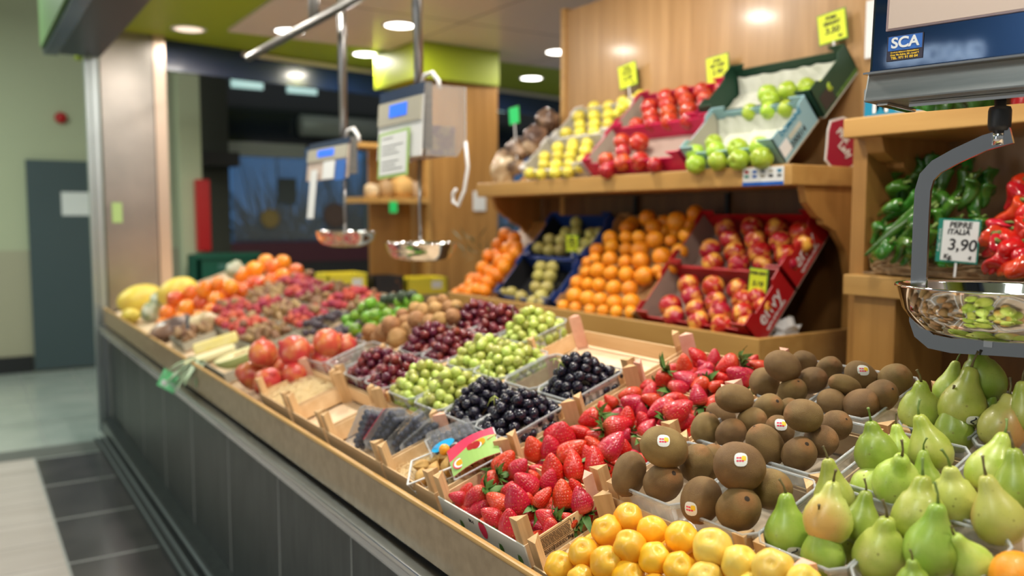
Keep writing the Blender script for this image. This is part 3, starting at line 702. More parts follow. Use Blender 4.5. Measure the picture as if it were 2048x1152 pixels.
def round_mesh(name, material, prof='orange', n=24, seed=0, a=.02):   # unit radius
    mb = MB()
    if prof == 'orange': pr = [(0, .93)] + [(.06, .945)] + [(math.sin(PI * t / 16), math.cos(PI * t / 16) * .95) for t in range(2, 16)] + [(0, -.95)]
    elif prof == 'apple': pr = [(0, .62), (.05, .64), (.12, .76), (.25, .87), (.42, .90), (.62, .83), (.80, .66), (.93, .42), (1.0, .12), (.98, -.15), (.90, -.42), (.76, -.64), (.58, -.80), (.38, -.87), (.22, -.84), (.10, -.76), (0, -.74)]
    elif prof == 'plum': pr = [(0, .80), (.12, .84), (.3, .885), (.52, .82), (.74, .66), (.91, .40), (.99, .10), (.99, -.14), (.92, -.42), (.78, -.65), (.58, -.82), (.33, -.93), (.12, -.965), (0, -.97)]
    elif prof == 'berry': pr = [(0, 1)] + [(math.sin(PI * t / 8), math.cos(PI * t / 8)) for t in range(1, 8)] + [(0, -1)]
    elif prof == 'pom': pr = [(0, .9), (.08, 1.06), (.16, 1.10), (.13, .96), (.3, .90), (.55, .78), (.80, .55), (.96, .2), (.98, -.15), (.86, -.5), (.62, -.76), (.3, -.9), (0, -.93)]
    def fn(r, z, t):
        p = Vector((r * math.cos(t), r * math.sin(t), z))
        if prof == 'plum':
            g = math.cos(t); p.x *= 1 - .10 * max(0, g) ** 14 * (1 - abs(z) * .5); p.z -= .05 * max(0, 1 - r * 2.2)
        if prof == 'apple': p *= 1 + .025 * math.cos(5 * t) * (1 if z < 0 else .3)
        return p * (1 + a * noise.noise(p * 1.7 + Vector((seed * 5, 1, 3))))
    mb.lathe(pr, n, None, fn); return mb.mesh(name, material, True)
ROUND = {'orange': [round_mesh('orange', M['orange'], seed=i) for i in range(2)],
         'mandarin': [round_mesh('mandarin', M['mandarin'], seed=4)], 'persimmon': [round_mesh('persimmon', M['persimmon'], 'orange', seed=i, a=.08) for i in range(2)],
         'apple_yellow': [round_mesh('yellow_apple', M['apple_yellow'], 'apple', seed=i) for i in range(2)],
         'apple_red': [round_mesh('red_apple', M['apple_red'], 'apple', seed=i, a=.05) for i in range(2)],
         'apple_pink': [round_mesh('pink_apple', M['apple_pink'], 'apple', seed=i, a=.05) for i in range(3)],
         'apple_green': [round_mesh('green_apple', M['apple_green'], 'apple', seed=i, a=.05) for i in range(2)],
         'apricot': [round_mesh('yellow_plum', M['apricot'], 'plum', 36, seed=i, a=.10) for i in range(4)],
         'pom': [round_mesh('pomegranate', M['pomegranate'], 'pom', 28, seed=i, a=.07) for i in range(2)],
         'lime': [round_mesh('lime', M['lime'], 'orange', seed=i, a=.05) for i in range(2)],
         'avocado': [round_mesh('avocado', M['avocado'], 'orange', seed=1, a=.08)],
         'kiwi_small': [round_mesh('small_kiwi', M['kiwi_small'], 'orange', seed=i, a=.08) for i in range(2)],
         'lychee': [round_mesh('lychee', M['lychee'], 'berry', 12, seed=1, a=.1)], 'date': [round_mesh('date', M['date'], 'berry', 12, seed=1, a=.15)],
         'dark': [round_mesh('dark_fruit', M['dark_berry'], 'berry', 12, seed=2, a=.1)], 'blueberry': [round_mesh('blueberry', M['blueberry'], 'berry', 12, seed=2, a=.05)],
         'quince': [round_mesh('small_pear', M['quince'], 'orange', 16, seed=2, a=.1)], 'physalis': [round_mesh('physalis', M['physalis'], 'berry', 16)]}
GR = {k: round_mesh('grape', M['grape_' + k], 'berry', 16, seed=3, a=.03) for k in ('black', 'red', 'green')}

# ============================================================ CRATES AND PUNNETS ON THE SLOPING DECK
def crate(s0, s1, y0, y1, label, front='crate', H=.112, post='post', side='crate', h=.060):
    root = empty('wooden_crate', m=DISP.mat(s0, y0)); tag(root, label, 'crate', 'shallow wooden fruit crates on the counter')
    w, l = s1 - s0 - .004, y1 - y0 - .005
    link('crate_floor', MB().box(0.003, w - .003, .003, l - .003, 0, .005).mesh('crate_floor', M['crate_pale']), root)
    for nm, b, m_ in (('front_board', (0, .003, 0, l, .012, h), front), ('back_board', (w - .003, w, 0, l, .012, h), 'crate'), ('side_board', (.003, w - .003, 0, .003, .012, h), side), ('side_board', (.003, w - .003, l - .003, l, .012, h), side)):
        link(nm, MB().box(*b).mesh(nm, M[m_]), root)
    for i, (cx, cy) in enumerate(((0, 0), (w, 0), (0, l), (w, l))):
        a = .026; dx = 1 if cx == 0 else -1; dy = 1 if cy == 0 else -1; o0 = Vector((cx + dx * .0032, cy + dy * .0032, 0))
        mb = MB().prism([o0, o0 + Vector((dx * a, 0, 0)), o0 + Vector((0, dy * a, 0))], (0, 0, H))
        link('corner_post', mb.mesh('corner_post', M[post] if not (post == 'post' and (i + int(y0 * 50)) % 5 == 4) else M['pinkwood']), root)
    return root
NAMES = {}
c1 = crate(.0, .198, 1.27, 1.612, 'strawberry crate with a white printed board at the counter edge', front='white_print')
c2 = crate(.20, .398, 1.27, 1.612, 'second strawberry crate up from the counter edge')
c3 = crate(.40, .598, 1.27, 1.612, 'third strawberry crate up from the counter edge')
c4 = crate(.60, .80, 1.27, 1.612, 'rearmost strawberry crate, a pinkish post at its corner', post='pinkwood')
c5 = crate(.0, .198, 1.625, 1.905, 'straw lined crate with baskets of husk fruit at the counter edge')
c6 = crate(.0, .198, 1.912, 2.295, 'crate holding packs of blueberries at the counter edge')
c7 = crate(.0, .198, 2.31, 2.60, 'nearly empty crate between blueberry packs and the straw filled crate')
c8 = crate(.0, .198, 2.62, 2.93, 'crate filled with pale straw in front of clear empty punnets')
crate(.60, .80, 1.625, 2.09, 'empty wooden crate behind the black grapes')
k = 0
for s0 in (.2, .4):
    for y0, y1, w_ in ((1.625, 1.955, 'black'), (1.96, 2.29, 'green'), (2.30, 2.63, 'red')):
        crate(s0, s0 + .197, y0, y1, f"wooden crate under the {w_} grapes in the {'lower' if s0 < .3 else 'upper'} row", H=.088)
for s0, w_ in ((.0, 'yellow plums at the counter edge'), (.2, 'first row of kiwis'), (.4, 'second row of kiwis'), (.6, 'rearmost kiwis')):
    crate(s0, s0 + .198, .905 if s0 > 0 else .80, 1.262, f"wooden crate under the {w_}", H=.092 if s0 > 0 else .080, h=.06 if s0 > 0 else .022)
for s0, w_ in ((.2, 'nearest pears'), (.4, 'middle row of pears'), (.6, 'rearmost pears')):
    crate(s0, s0 + .198, .53, .898, f"wooden crate under the {w_}", H=.092)
# printing on the front strawberry crate
fr = lambda u, v: frame(c1.matrix_basis @ Vector((-.0006, u, v)), (0, -1, 0), DISP.n)
def on_parent(m, root): return root.matrix_basis.inverted() @ m
L1 = .337
text('IN-1', .011, M['ink'], on_parent(fr(.20, .045), c1), c1, 'printed_text')
def printed_berry(root, m, s, c1_, c2_='leaf', nm='printed_strawberry'):
    mb = MB(); pts = [Vector((s * .5 * math.cos(a) * (1 if math.sin(a) > 0 else 1), s * .62 * math.sin(a) * (1 if math.sin(a) > 0 else 1.15), 0)) for a in [2 * PI * k / 20 for k in range(20)]]
    mb.prism([m @ p for p in pts], (m.to_3x3() @ Vector((0, 0, .0003)))); o = link(nm, mb.mesh(nm, M[c1_]), root)
    mb = MB()
    for k in range(5):
        a = math.radians(30 + 30 * k); mb.prism([m @ (Vector((0, s * .45, .0003)) + Vector((math.cos(a + d) * s * q, math.sin(a + d) * s * q * .6, 0))) for d, q in ((-.5, .15), (0, .5), (.5, .15))], m.to_3x3() @ Vector((0, 0, .0003)))
    link('printed_leaves', mb.mesh('printed_leaves', M[c2_]), root)
printed_berry(c1, on_parent(fr(.155, .042), c1), .030, 'st_pink')
for u in (.095, .028, .25): printed_berry(c1, on_parent(fr(u, .020), c1), .016, 'leaf', nm='printed_leaf_mark')
# right hand board: product text block, 2kg, red mark
rb = lambda u, v: frame(c1.matrix_basis @ Vector((u, -.0008, v)), DISP.ex, DISP.n)
mb = MB()
bx = lambda u0, u1, v0, v1: mb.box(u0, u1, -.0009, -.0003, v0, v1)
for a in ((.018, .112, .0555, .056), (.112, .1125, .016, .056), (.018, .1125, .030, .0305), (.060, .0605, .014, .030)): bx(*a)
for k in range(7):
    u = .021
    while u < .105:
        w_ = R.uniform(.003, .010); bx(u, min(u + w_, .107), .0515 - k * .003 - .0004, .0515 - k * .003 + .0006); u += w_ + .0012
for k in range(3):
    u = .021
    while u < .09:
        w_ = R.uniform(.003, .008); bx(u, u + w_, .026 - k * .003 - .0004, .026 - k * .003 + .0006); u += w_ + .0014
link('printed_lines', mb.mesh('printed_lines', M['ink']), c1)
text('2kg', .010, M['ink'], on_parent(rb(.101, .0235), c1), c1, 'printed_text')
text('e', .010, M['ink'], on_parent(rb(.119, .052), c1), c1, 'printed_text', shear=.3)
printed_berry(c1, on_parent(rb(.152, .040), c1), .024, 'red')
# straw in two crates
def straw(s0, s1, y0, y1, n, label, hmax=.03):
    mb = MB()
    for k in range(n):
        s, y = R.uniform(s0 + .012, s1 - .012), R.uniform(y0 + .012, y1 - .012); h = R.uniform(.004, hmax); a = R.uniform(0, PI); L = R.uniform(.012, .03); b = R.uniform(-.01, .01)
        p = [DISP.at(min(max(s + math.cos(a) * t * L - math.sin(a) * b * (1 - t * t), s0 + .006), s1 - .008), min(max(y + math.sin(a) * t * L + math.cos(a) * b * (1 - t * t), y0 + .006), y1 - .008), h + R.uniform(-.003, .003) + .004 * (1 - t * t)) for t in (-1, -.4, .3, 1)]
        mb.tube(p, .0007, 4, False)
    mb.prism([DISP.at(s0 + .006, y0 + .008, .0055), DISP.at(s1 - .012, y0 + .008, .0055), DISP.at(s1 - .012, y1 - .012, .0055), DISP.at(s0 + .006, y1 - .012, .0055)], DISP.n * hmax * .35)
    tag(link('packing_straw', mb.mesh('packing_straw', M['straw'])), label, 'packing straw', kind='stuff')
straw(.0, .198, 1.625, 1.905, 1100, 'curly wood straw around the husk fruit baskets', .034)
straw(.0, .198, 1.912, 2.0, 200, 'curly wood straw in the blueberry crate corner', .02)
straw(.0, .198, 2.62, 2.93, 1500, 'pale wood straw filling a crate at the counter edge', .05)
straw(.0, .198, .80, 1.262, 700, 'wood straw under the yellow plums', .02)

def punnet_mesh(a, b, H=.085, ribs=True):
    """clear basket: a along the slope, b along the counter; octagonal rim, ribbed walls, rolled lip"""
    mb = MB(); c = .22
    def loop(sx, sy, z, n=8, rib=0.0):
        cc = [(sx, -sy + c * 2 * sy * .5), (sx, sy - c * sy), (sx - c * sy, sy), (-sx + c * sy, sy), (-sx, sy - c * sy), (-sx, -sy + c * sy), (-sx + c * sy, -sy), (sx - c * sy, -sy)]
        cc[0] = (sx, -sy + c * sy); pts = []
        for i in range(8):
            p, q = Vector(cc[i]), Vector(cc[(i + 1) % 8]); m_ = n if (q - p).length > c * sy * 1.6 else 3
            for k in range(m_):
                v = p.lerp(q, k / m_); d = v.normalized() * (rib if k % 2 else 0); pts.append(Vector((v.x - d.x, v.y - d.y, z)))
        return pts
    rings = [loop(a * .40, b * .40, 0, 12, .0), loop(a * .41, b * .41, .002, 12, .0012), loop(a * .455, b * .455, H * .82, 12, .0014), loop(a * .465, b * .465, H * .86, 12, 0), loop(a * .47, b * .47, H, 12, 0), loop(a * .495, b * .495, H, 12, 0), loop(a * .50, b * .50, H - .004, 12, 0)]
    vs = [[mb.b.verts.new(p) for p in r_] for r_ in rings]; n = len(vs[0]); mb.b.faces.new(vs[0][::-1])
    for r0, r1 in zip(vs, vs[1:]):
        for k in range(n): mb.b.faces.new((r0[k], r0[(k + 1) % n], r1[(k + 1) % n], r1[k]))
    body = mb.mesh('punnet_body', M['punnet'])
    mb = MB(); ring = loop(a * .485, b * .485, H + .0005, 12, 0); ring.append(ring[0]); ring.append(ring[1]); mb.tube(ring, .0022, 6, False)
    return body, mb.mesh('rolled_rim', M['punnet_rim'], True)
M['punnet_rim'] = clear('clear_rim_plastic', (.9, .93, .95), .30, .1)
PUN = {}
def punnet(s, y, a, b, label, group, H=.085, rz=0.0, lift=.006):
    k = (a, b, H)
    if k not in PUN: PUN[k] = punnet_mesh(a, b, H)
    root = empty('clear_punnet', m=DISP.mat(s, y, lift, rz)); tag(root, label, 'punnet', group)
    link('punnet_body', PUN[k][0], root); link('rolled_rim', PUN[k][1], root)
    return root

# ------------------------------------------------------------ kiwis (pixel centre, size, lie)
def place(me, p, size, q): return link(me.name.split('.')[0], me, loc=p, rot=q, sc=size)
def sticker_on(o, q_world, R0, w=.019, h=.015, kind='kiwi', centre=(0, 0, 0), half=None):
    """thin label bent over the fruit; q_world is where it faces"""
    d = o.rotation_quaternion.inverted() @ Vector(q_world).normalized()
    sc = o.scale[0]; up = o.rotation_quaternion.inverted() @ c_u; x = up.cross(d).normalized(); y = d.cross(x)
    def surf(v, lift=.0009):
        v = v.normalized(); k = 1 / math.sqrt((v.x / half[0]) ** 2 + (v.y / half[1]) ** 2 + (v.z / half[2]) ** 2); return (v * (k * sc + lift)) / sc
    def patch(rad, n, lift, ox=0, oy=0, ax=1.0, ay=1.0):
        mb = MB(); v0 = mb.b.verts.new(surf(d + x * ox + y * oy, lift)); prev = None; first = None
        for j in range(1, 4):
            ring = [mb.b.verts.new(surf(d + x * (ox + rad * ax * j / 3 * (math.copysign(abs(math.cos(t)) ** n, math.cos(t)))) + y * (oy + rad * ay * j / 3 * (math.copysign(abs(math.sin(t)) ** n, math.sin(t)))), lift)) for t in [2 * PI * k / 16 for k in range(16)]]
            for k in range(16):
                if prev is None: mb.b.faces.new((v0, ring[k], ring[(k + 1) % 16]))
                else: mb.b.faces.new((prev[k], ring[k], ring[(k + 1) % 16], prev[(k + 1) % 16]))
            prev = ring
        return mb
    r_ = w / (2 * R0)
    st_ = link('sticker', patch(r_, .7, .0007, ay=h / w).mesh('sticker', M['sticker'], True), o)
    if kind == 'kiwi':
        link('sticker_print', patch(r_ * .40, .6, .0010, r_ * .42, r_ * .18, .9, .9).mesh('sticker_print', M['st_yellow'], True), st_)
        for k in range(5): link('sticker_print', patch(r_ * .13, .5, .0010, r_ * (-.5 + (k % 3) * .38), r_ * (-.2 + (k // 3) * .42) * h / w, 1.3, .9).mesh('sticker_print', M['st_pink'], True), st_)
    else:
        mb = MB(); pts = []
        for k in range(15):
            t = k / 14; a = .4 * r_ * math.sin(t * 2 * PI * .98 + .6); pts.append(surf(d + x * a * .9 + y * (r_ * (.5 - t)), .0016 / 1))
        mb.tube(pts, .0010 / sc, 5); link('printed_letter', mb.mesh('printed_letter', M['ink']), st_)
    o['sticker'] = 1
KT = {  # px, py, width px, height px, lie ('e' = end faces viewer, angle = long axis on screen), height over deck, sticker
 'front left kiwi punnet': [(1328, 894, 98, 82, -18, .165, 1), (1258, 948, 68, 94, 72, .105, 0), (1326, 965, 84, 74, 'e', .100, 0), (1393, 926, 70, 72, 'e', .108, 0)],
 'front right kiwi punnet': [(1478, 933, 104, 96, -25, .165, 1), (1402, 1000, 80, 98, 70, .105, 1), (1477, 1018, 96, 86, 'e', .102, 0), (1540, 978, 72, 92, 'e', .105, 0), (1424, 925, 60, 76, 80, .09, 0)],
 'middle left kiwi punnet': [(1469, 797, 80, 60, -8, .155, 0), (1411, 858, 60, 68, 75, .100, 0), (1462, 867, 60, 58, 'e', .100, 0), (1442, 828, 62, 44, -25, .09, 0), (1504, 842, 58, 56, 'e', .110, 0), (1537, 816, 64, 52, 'e', .105, 0)],
 'middle right kiwi punnet': [(1607, 831, 78, 70, -10, .160, 0), (1531, 891, 70, 92, 122, .112, 0), (1560, 858, 62, 52, -40, .108, 1), (1598, 909, 72, 68, 'e', .100, 0), (1641, 883, 66, 64, 'e', .103, 0), (1672, 851, 58, 62, 'e', .103, 0), (1577, 818, 44, 44, 'e', .095, 0)],
 'rear left kiwi punnet': [(1565, 732, 74, 62, -25, .155, 0), (1529, 766, 60, 64, 80, .103, 0), (1585, 783, 60, 52, 'e', .100, 0), (1624, 761, 54, 58, 'e', .108, 0), (1609, 722, 50, 42, -20, .105, 0), (1658, 738, 54, 46, 'e', .103, 0)],
 'rear right kiwi punnet': [(1722, 751, 68, 56, -35, .112, 1), (1690, 771, 72, 42, -20, .12, 0), (1664, 805, 60, 56, -30, .10, 0), (1722, 808, 66, 62, 'e', .10, 0), (1762, 792, 62, 66, 'e', .102, 0), (1790, 760, 64, 66, 'e', .102, 0)]}
i = 0
for where, rows in KT.items():
    objs = []
    for (x, y, w, h, lie, lift, stick) in rows:
        p = DISP.hit(x, y, lift); d = depth(p); i += 1
        if lie == 'e':
            sz = (w + h) / 4 / F_PX * d / .84; q = quat_z(facing(60 + 25 * math.sin(i * 2.1), 1.1 + .5 * math.sin(i)), i)
        else:
            L = max(w, h); sz = L / 2 / F_PX * d; q = quat_z(facing(lie + (0 if i % 2 else 180), .12), i)
        o = place(KIWI[i % 4], p, sz, q)
        if lie != 'e':
            sh_ = min(w, h) / max(w, h) / .82; o.scale = (sz * sh_, sz * sh_, sz)
        objs.append(o)
        if stick:
            tg = (facing(110, 1.7) if (x, y) != (1402, 1000) else facing(200, 1.0))
            sticker_on(o, tg, o.scale[0] * .82, .024, .024, 'kiwi', half=(.82, .79, 1))
    autolabel(objs, 'brown kiwi', 'in ' + where, 'kiwi', 'kiwis in clear punnets', cols=3)
for k, (s, y, a, b, w_) in enumerate(((.30, 1.148, .19, .168, 'front left'), (.30, .978, .19, .168, 'front right'), (.50, 1.14, .19, .168, 'middle left'), (.497, .985, .19, .140, 'middle right'), (.70, 1.165, .19, .13, 'rear left'), (.70, 1.018, .19, .14, 'rear right'))):
    punnet(s, y, a, b, f"clear plastic punnet of kiwis, {w_} of the kiwi block", 'clear punnets of kiwis')

# ------------------------------------------------------------ pears: body centre px, body width px, lean on screen (deg, 90 = upright), lean toward viewer, height, kind, stem
PT = {
 'nearest left pear punnet': [(1576, 1070, 92, 95, .0, .085, 'g', 0, 1), (1655, 1040, 96, 86, .1, .13, 'b', 1, 0), (1722, 1052, 78, 84, .0, .10, 'g', 0, 0), (1647, 1112, 86, 97, .1, .085, 'g', 0, 0), (1668, 995, 80, 100, .0, .10, 'y', 2, 0), (1690, 1092, 70, 75, .2, .055, 'y', 1, 0)],
 'nearest right pear punnet': [(1760, 1112, 106, 92, .2, .085, 'y', 1, 0), (1864, 1100, 108, 88, .15, .11, 'g', 0, 0), (1838, 1036, 106, 92, .0, .11, 'y', 1, 0), (1945, 1130, 84, 125, .1, .09, 'y', 0, 0), (1828, 1175, 74, 92, .1, .10, 'g', 1, 0)],
 'middle left pear punnet': [(1753, 908, 84, 98, .0, .12, 'g', 1, 0), (1862, 903, 84, 106, .0, .11, 'y', 0, 0), (1793, 966, 94, 92, .8, .11, 'y', 1, 0), (1738, 972, 70, 60, .3, .08, 'y', 0, 0), (1853, 968, 66, 104, .0, .09, 'g', 2, 0), (1800, 905, 62, 98, .0, .09, 'y', 0, 0)],
 'middle right pear punnet': [(1907, 1005, 96, 98, .1, .10, 'b', 1, 0), (1980, 945, 92, 68, .0, .12, 'y', 0, 0), (1962, 985, 64, 92, .1, .08, 'b', 1, 0), (1998, 1040, 100, 105, .0, .10, 'b', 0, 0), (2035, 985, 96, 95, .0, .11, 'g', 0, 0)],
 'rear left pear punnet': [(1841, 826, 84, 100, .4, .10, 'y', 1, 0), (1925, 815, 90, 80, .1, .12, 'y', 0, 1), (1967, 762, 86, 98, .0, .14, 'g', 1, 0), (1897, 780, 58, 75, .0, .10, 'y', 2, 0), (1908, 868, 78, 93, .0, .085, 'g', 0, 0), (1973, 828, 54, 80, .5, .09, 'g', 1, 1)],
 'rear right pear punnet': [(2003, 858, 88, 70, .0, .10, 'b', 1, 0), (2048, 835, 80, 95, .0, .11, 'y', 0, 0)]}
i = 0
PNUM = {k: n for n, k in enumerate(PT)}
for where, rows in PT.items():
    objs = []
    for (x, y, w, lean, tw, lift, kd, v, stick) in rows:
        i += 1; p = DISP.hit(x, y, lift); sz = w / F_PX * depth(p) / .085
        o = place(PEAR[kd][v], p, sz, quat_z(facing(lean, tw), i * 1.3 if kd != 'b' else 2.6 + i % 2))
        link('stem', pear_stem(v), o)
        if stick: sticker_on(o, facing(265, 2.2), sz * .042, .022, .016, 'pear', half=(.0440, .0440, .047))
        objs.append(o)
    autolabel(objs, 'green pear', 'in ' + where, 'pear', 'pears in clear punnets', cols=3)
for k, (s, y, a, b, w_) in enumerate(((.30, .815, .19, .165, 'nearest left'), (.305, .655, .19, .155, 'nearest right'), (.50, .815, .19, .150, 'middle left'), (.50, .66, .19, .150, 'middle right'), (.705, .835, .19, .135, 'rear left'), (.70, .69, .19, .150, 'rear right'))):
    punnet(s, y, a, b, f"clear plastic punnet of green pears, {w_} of the pear block", 'clear punnets of pears')

# ------------------------------------------------------------ yellow plums
M['plum_pale'] = mat('pale_yellow_plum_skin', (.86, .52, .06), .42, (.82, .60, .12), 1.2, .3, .7, var=.2, coat=.05)
PALE = [round_mesh('yellow_plum', M['plum_pale'], 'plum', 36, seed=i + 5, a=.10) for i in range(3)]
objs = []
for n_, (x, y, w, h) in enumerate(((1257, 1036, 60, .105), (1215, 1062, 64, .10), (1304, 1062, 60, .10), (1364, 1076, 66, .10), (1167, 1105, 60, .085), (1260, 1093, 66, .105), (1213, 1126, 66, .085), (1308, 1117, 64, .09), (1426, 1096, 80, .105), (1360, 1137, 66, .085), (1480, 1126, 72, .10), (1121, 1134, 62, .06), (1547, 1138, 82, .105), (1163, 1160, 58, .06), (1257, 1152, 64, .07), (1412, 1158, 70, .08), (1332, 1094, 56, .07), (1608, 1165, 70, .10), (1500, 1178, 66, .08), (1215, 1180, 60, .05), (1310, 1178, 60, .06), (1560, 1190, 66, .08), (1395, 1100, 50, .07), (1190, 1090, 50, .06), (1450, 1140, 60, .07))):
    p = DISP.hit(x, y, h); o = place(ROUND['apricot'][n_ % 4] if x < 1400 or n_ % 5 == 4 else PALE[n_ % 3], p, w / 2 / F_PX * depth(p) * 1.03, quat_z(facing(90 + 30 * math.sin(n_ * 1.7), .9 + .5 * math.sin(n_ * 2.3)), n_ * 2.2)); objs.append(o)
autolabel(objs, 'glossy yellow plum', 'of front plum heap', 'plum', 'yellow plums', cols=5)
p = DISP.hit(2035, 1155, .10); o = place(ROUND['orange'][0], p, .034, quat_z(facing(90, 1))); tag(o, 'single orange half visible in the bottom right corner below the pears', 'orange')
crate(.0, .198, .43, .79, 'wooden crate at the bottom right holding the single orange')

# ============================================================ STRAWBERRIES
def Z4(x, y): return 860 + x / 3.6925, 840 + y / 3.6925
def Z5(x, y): return 1040 + x / 4.6075, 650 + y / 4.6075
def Z6(x, y): return 1360 + x / 3.84, 680 + y / 3.84
# crop frame, then (x, y, length px, tip direction on screen deg, height, leaves shown)
SB = [(Z4, 3.6925, [(555, 310, 185, 55, .075, 0), (660, 355, 150, 50, .07, 0), (435, 450, 140, 215, .065, 1), (200, 570, 115, 160, .055, 0), (275, 520, 90, 60, .05, 0),
 (335, 575, 180, 215, .065, 1), (500, 600, 170, 150, .065, 1), (360, 650, 150, 200, .05, 0), (455, 712, 165, 150, .055, 0), (590, 755, 190, 95, .06, 0), (635, 580, 210, 100, .085, 0),
 (580, 510, 110, 60, .06, 0), (700, 470, 190, 130, .08, 0), (770, 430, 130, 120, .06, 0), (790, 370, 120, 150, .05, 0), (905, 355, 205, 95, .08, 0), (880, 440, 150, 80, .07, 0),
 (835, 570, 155, 50, .075, 1), (980, 545, 190, 95, .07, 1), (1110, 590, 175, 105, .07, 1), (1065, 490, 120, 120, .06, 0), (865, 725, 165, 150, .06, 1), (885, 800, 130, 235, .05, 0), (1015, 740, 80, 140, .045, 1), (725, 600, 110, 90, .06, 0), (1215, 645, 90, 30, .04, 0), (700, 700, 100, 180, .05, 0),
 (770, 215, 185, 112, .075, 0), (890, 205, 175, 100, .075, 0), (985, 112, 185, 100, .085, 0), (920, 90, 150, 60, .07, 0), (1100, 95, 150, 150, .07, 0), (1060, 225, 200, 45, .075, 0), (1065, 335, 205, 98, .075, 1), (1220, 305, 200, 95, .075, 1), (1205, 185, 150, 130, .07, 0), (1165, 260, 150, 110, .06, 0),
 (1345, 185, 220, 50, .085, 1), (1390, 45, 190, 10, .08, 1), (1240, 115, 160, 170, .07, 0), (1440, 120, 120, 60, .06, 0), (1010, 420, 110, 90, .05, 0), (820, 290, 110, 120, .05, 1), (1150, 410, 120, 60, .05, 1), (1440, 200, 90, 90, .05, 0), (1300, 340, 110, 110, .05, 0)]),
 (Z5, 4.6075, [(640, 862, 190, 200, .075, 1), (765, 770, 130, 120, .06, 1), (990, 850, 190, 90, .08, 0), (1130, 880, 160, 115, .07, 0), (1180, 950, 180, 50, .065, 1), (835, 705, 135, 135, .06, 1), (1030, 720, 200, 165, .07, 0), (1010, 650, 190, 180, .065, 0),
 (1205, 612, 160, 70, .08, 1), (1310, 520, 180, 255, .075, 1), (1170, 560, 110, 200, .06, 0), (1295, 780, 250, 205, .08, 0), (1205, 690, 170, 160, .07, 0), (1390, 680, 160, 180, .065, 0), (1470, 790, 250, 40, .085, 0), (1520, 495, 200, 160, .08, 1), (1480, 580, 190, 20, .07, 1),
 (1640, 640, 180, 100, .085, 1), (1515, 360, 180, 100, .085, 0), (1630, 285, 180, 140, .08, 0), (1790, 300, 150, 90, .085, 0), (1630, 350, 120, 130, .065, 0), (1710, 410, 150, 190, .07, 0), (1700, 465, 140, 170, .065, 0), (1590, 440, 110, 150, .06, 0), (1400, 415, 130, 60, .05, 0), (1340, 905, 170, 200, .06, 0), (1520, 870, 160, 20, .06, 0), (1650, 545, 150, 200, .07, 0), (1790, 700, 130, 60, .06, 0), (1260, 865, 150, 150, .06, 0), (1120, 790, 130, 100, .055, 0), (1490, 690, 120, 120, .055, 0), (900, 830, 120, 60, .05, 1)]),
 (Z6, 3.84, [(360, 192, 165, 200, .085, 1), (190, 215, 140, 130, .07, 0), (180, 275, 140, 170, .065, 0), (310, 290, 130, 150, .065, 0), (520, 200, 80, 120, .06, 0), (510, 258, 130, 150, .07, 0), (440, 275, 180, 155, .075, 0), (425, 315, 130, 150, .06, 0), (600, 200, 130, 160, .06, 0), (280, 350, 110, 30, .06, 0), (240, 500, 120, 60, .055, 0), (60, 255, 110, 170, .065, 0), (250, 235, 90, 120, .06, 0), (560, 165, 90, 60, .05, 0)])]
STB = []; i = 0
def berry_at(p, L, q, leaves):
    global i
    i += 1; sc = L / 2 / .026
    o = link('strawberry', STRAW[i % 6], loc=p, rot=q, sc=min(1.45, max(.8, sc)))
    if leaves: link('calyx', CALYX[i % 3], o, sc=1.25 if leaves is True else 1)
    return o
for fn, sc_, rows in SB:
    for (x, y, L, tip, h, lv) in rows:
        px, py = fn(x, y); p = DISP.hit(px, py, h); l = L / sc_ / F_PX * depth(p) * 1.22
        q = quat_z(facing(tip + 180, -.25 if not lv else .15), i * 1.7); STB.append(berry_at(p, l, q, True if lv or (i % 2 == 0) else False))
# berries lying underneath fill the crates to their boards
for (s0, s1, n_) in ((.02, .18, 26), (.22, .38, 26), (.42, .58, 26), (.62, .785, 26)):
    pts = []
    for t in range(900):
        s, y = R.uniform(s0, s1), R.uniform(1.295, 1.59)
        if all((s - a) ** 2 + (y - b) ** 2 > .030 ** 2 for a, b in pts): pts.append((s, y))
        if len(pts) >= 34: break
    for s, y in pts:
        a = R.uniform(0, 2 * PI); STB.append(berry_at(DISP.at(s, y, .027), .046, quat_z((math.cos(a), math.sin(a), R.uniform(-.1, .2)), R.uniform(0, 6)), R.random() < .4))
by = {0: [], 1: [], 2: [], 3: []}
for o in STB:
    s = (o.location - DISP.o).dot(DISP.ex); by[min(3, max(0, int(s / .2)))].append(o)
for k, w_ in enumerate(('in nearest berry crate', 'in second berry crate', 'in third berry crate', 'in rearmost berry crate')):
    autolabel(by[k], 'red strawberry', w_, 'strawberry', 'strawberries in the wooden crates', cols=6)

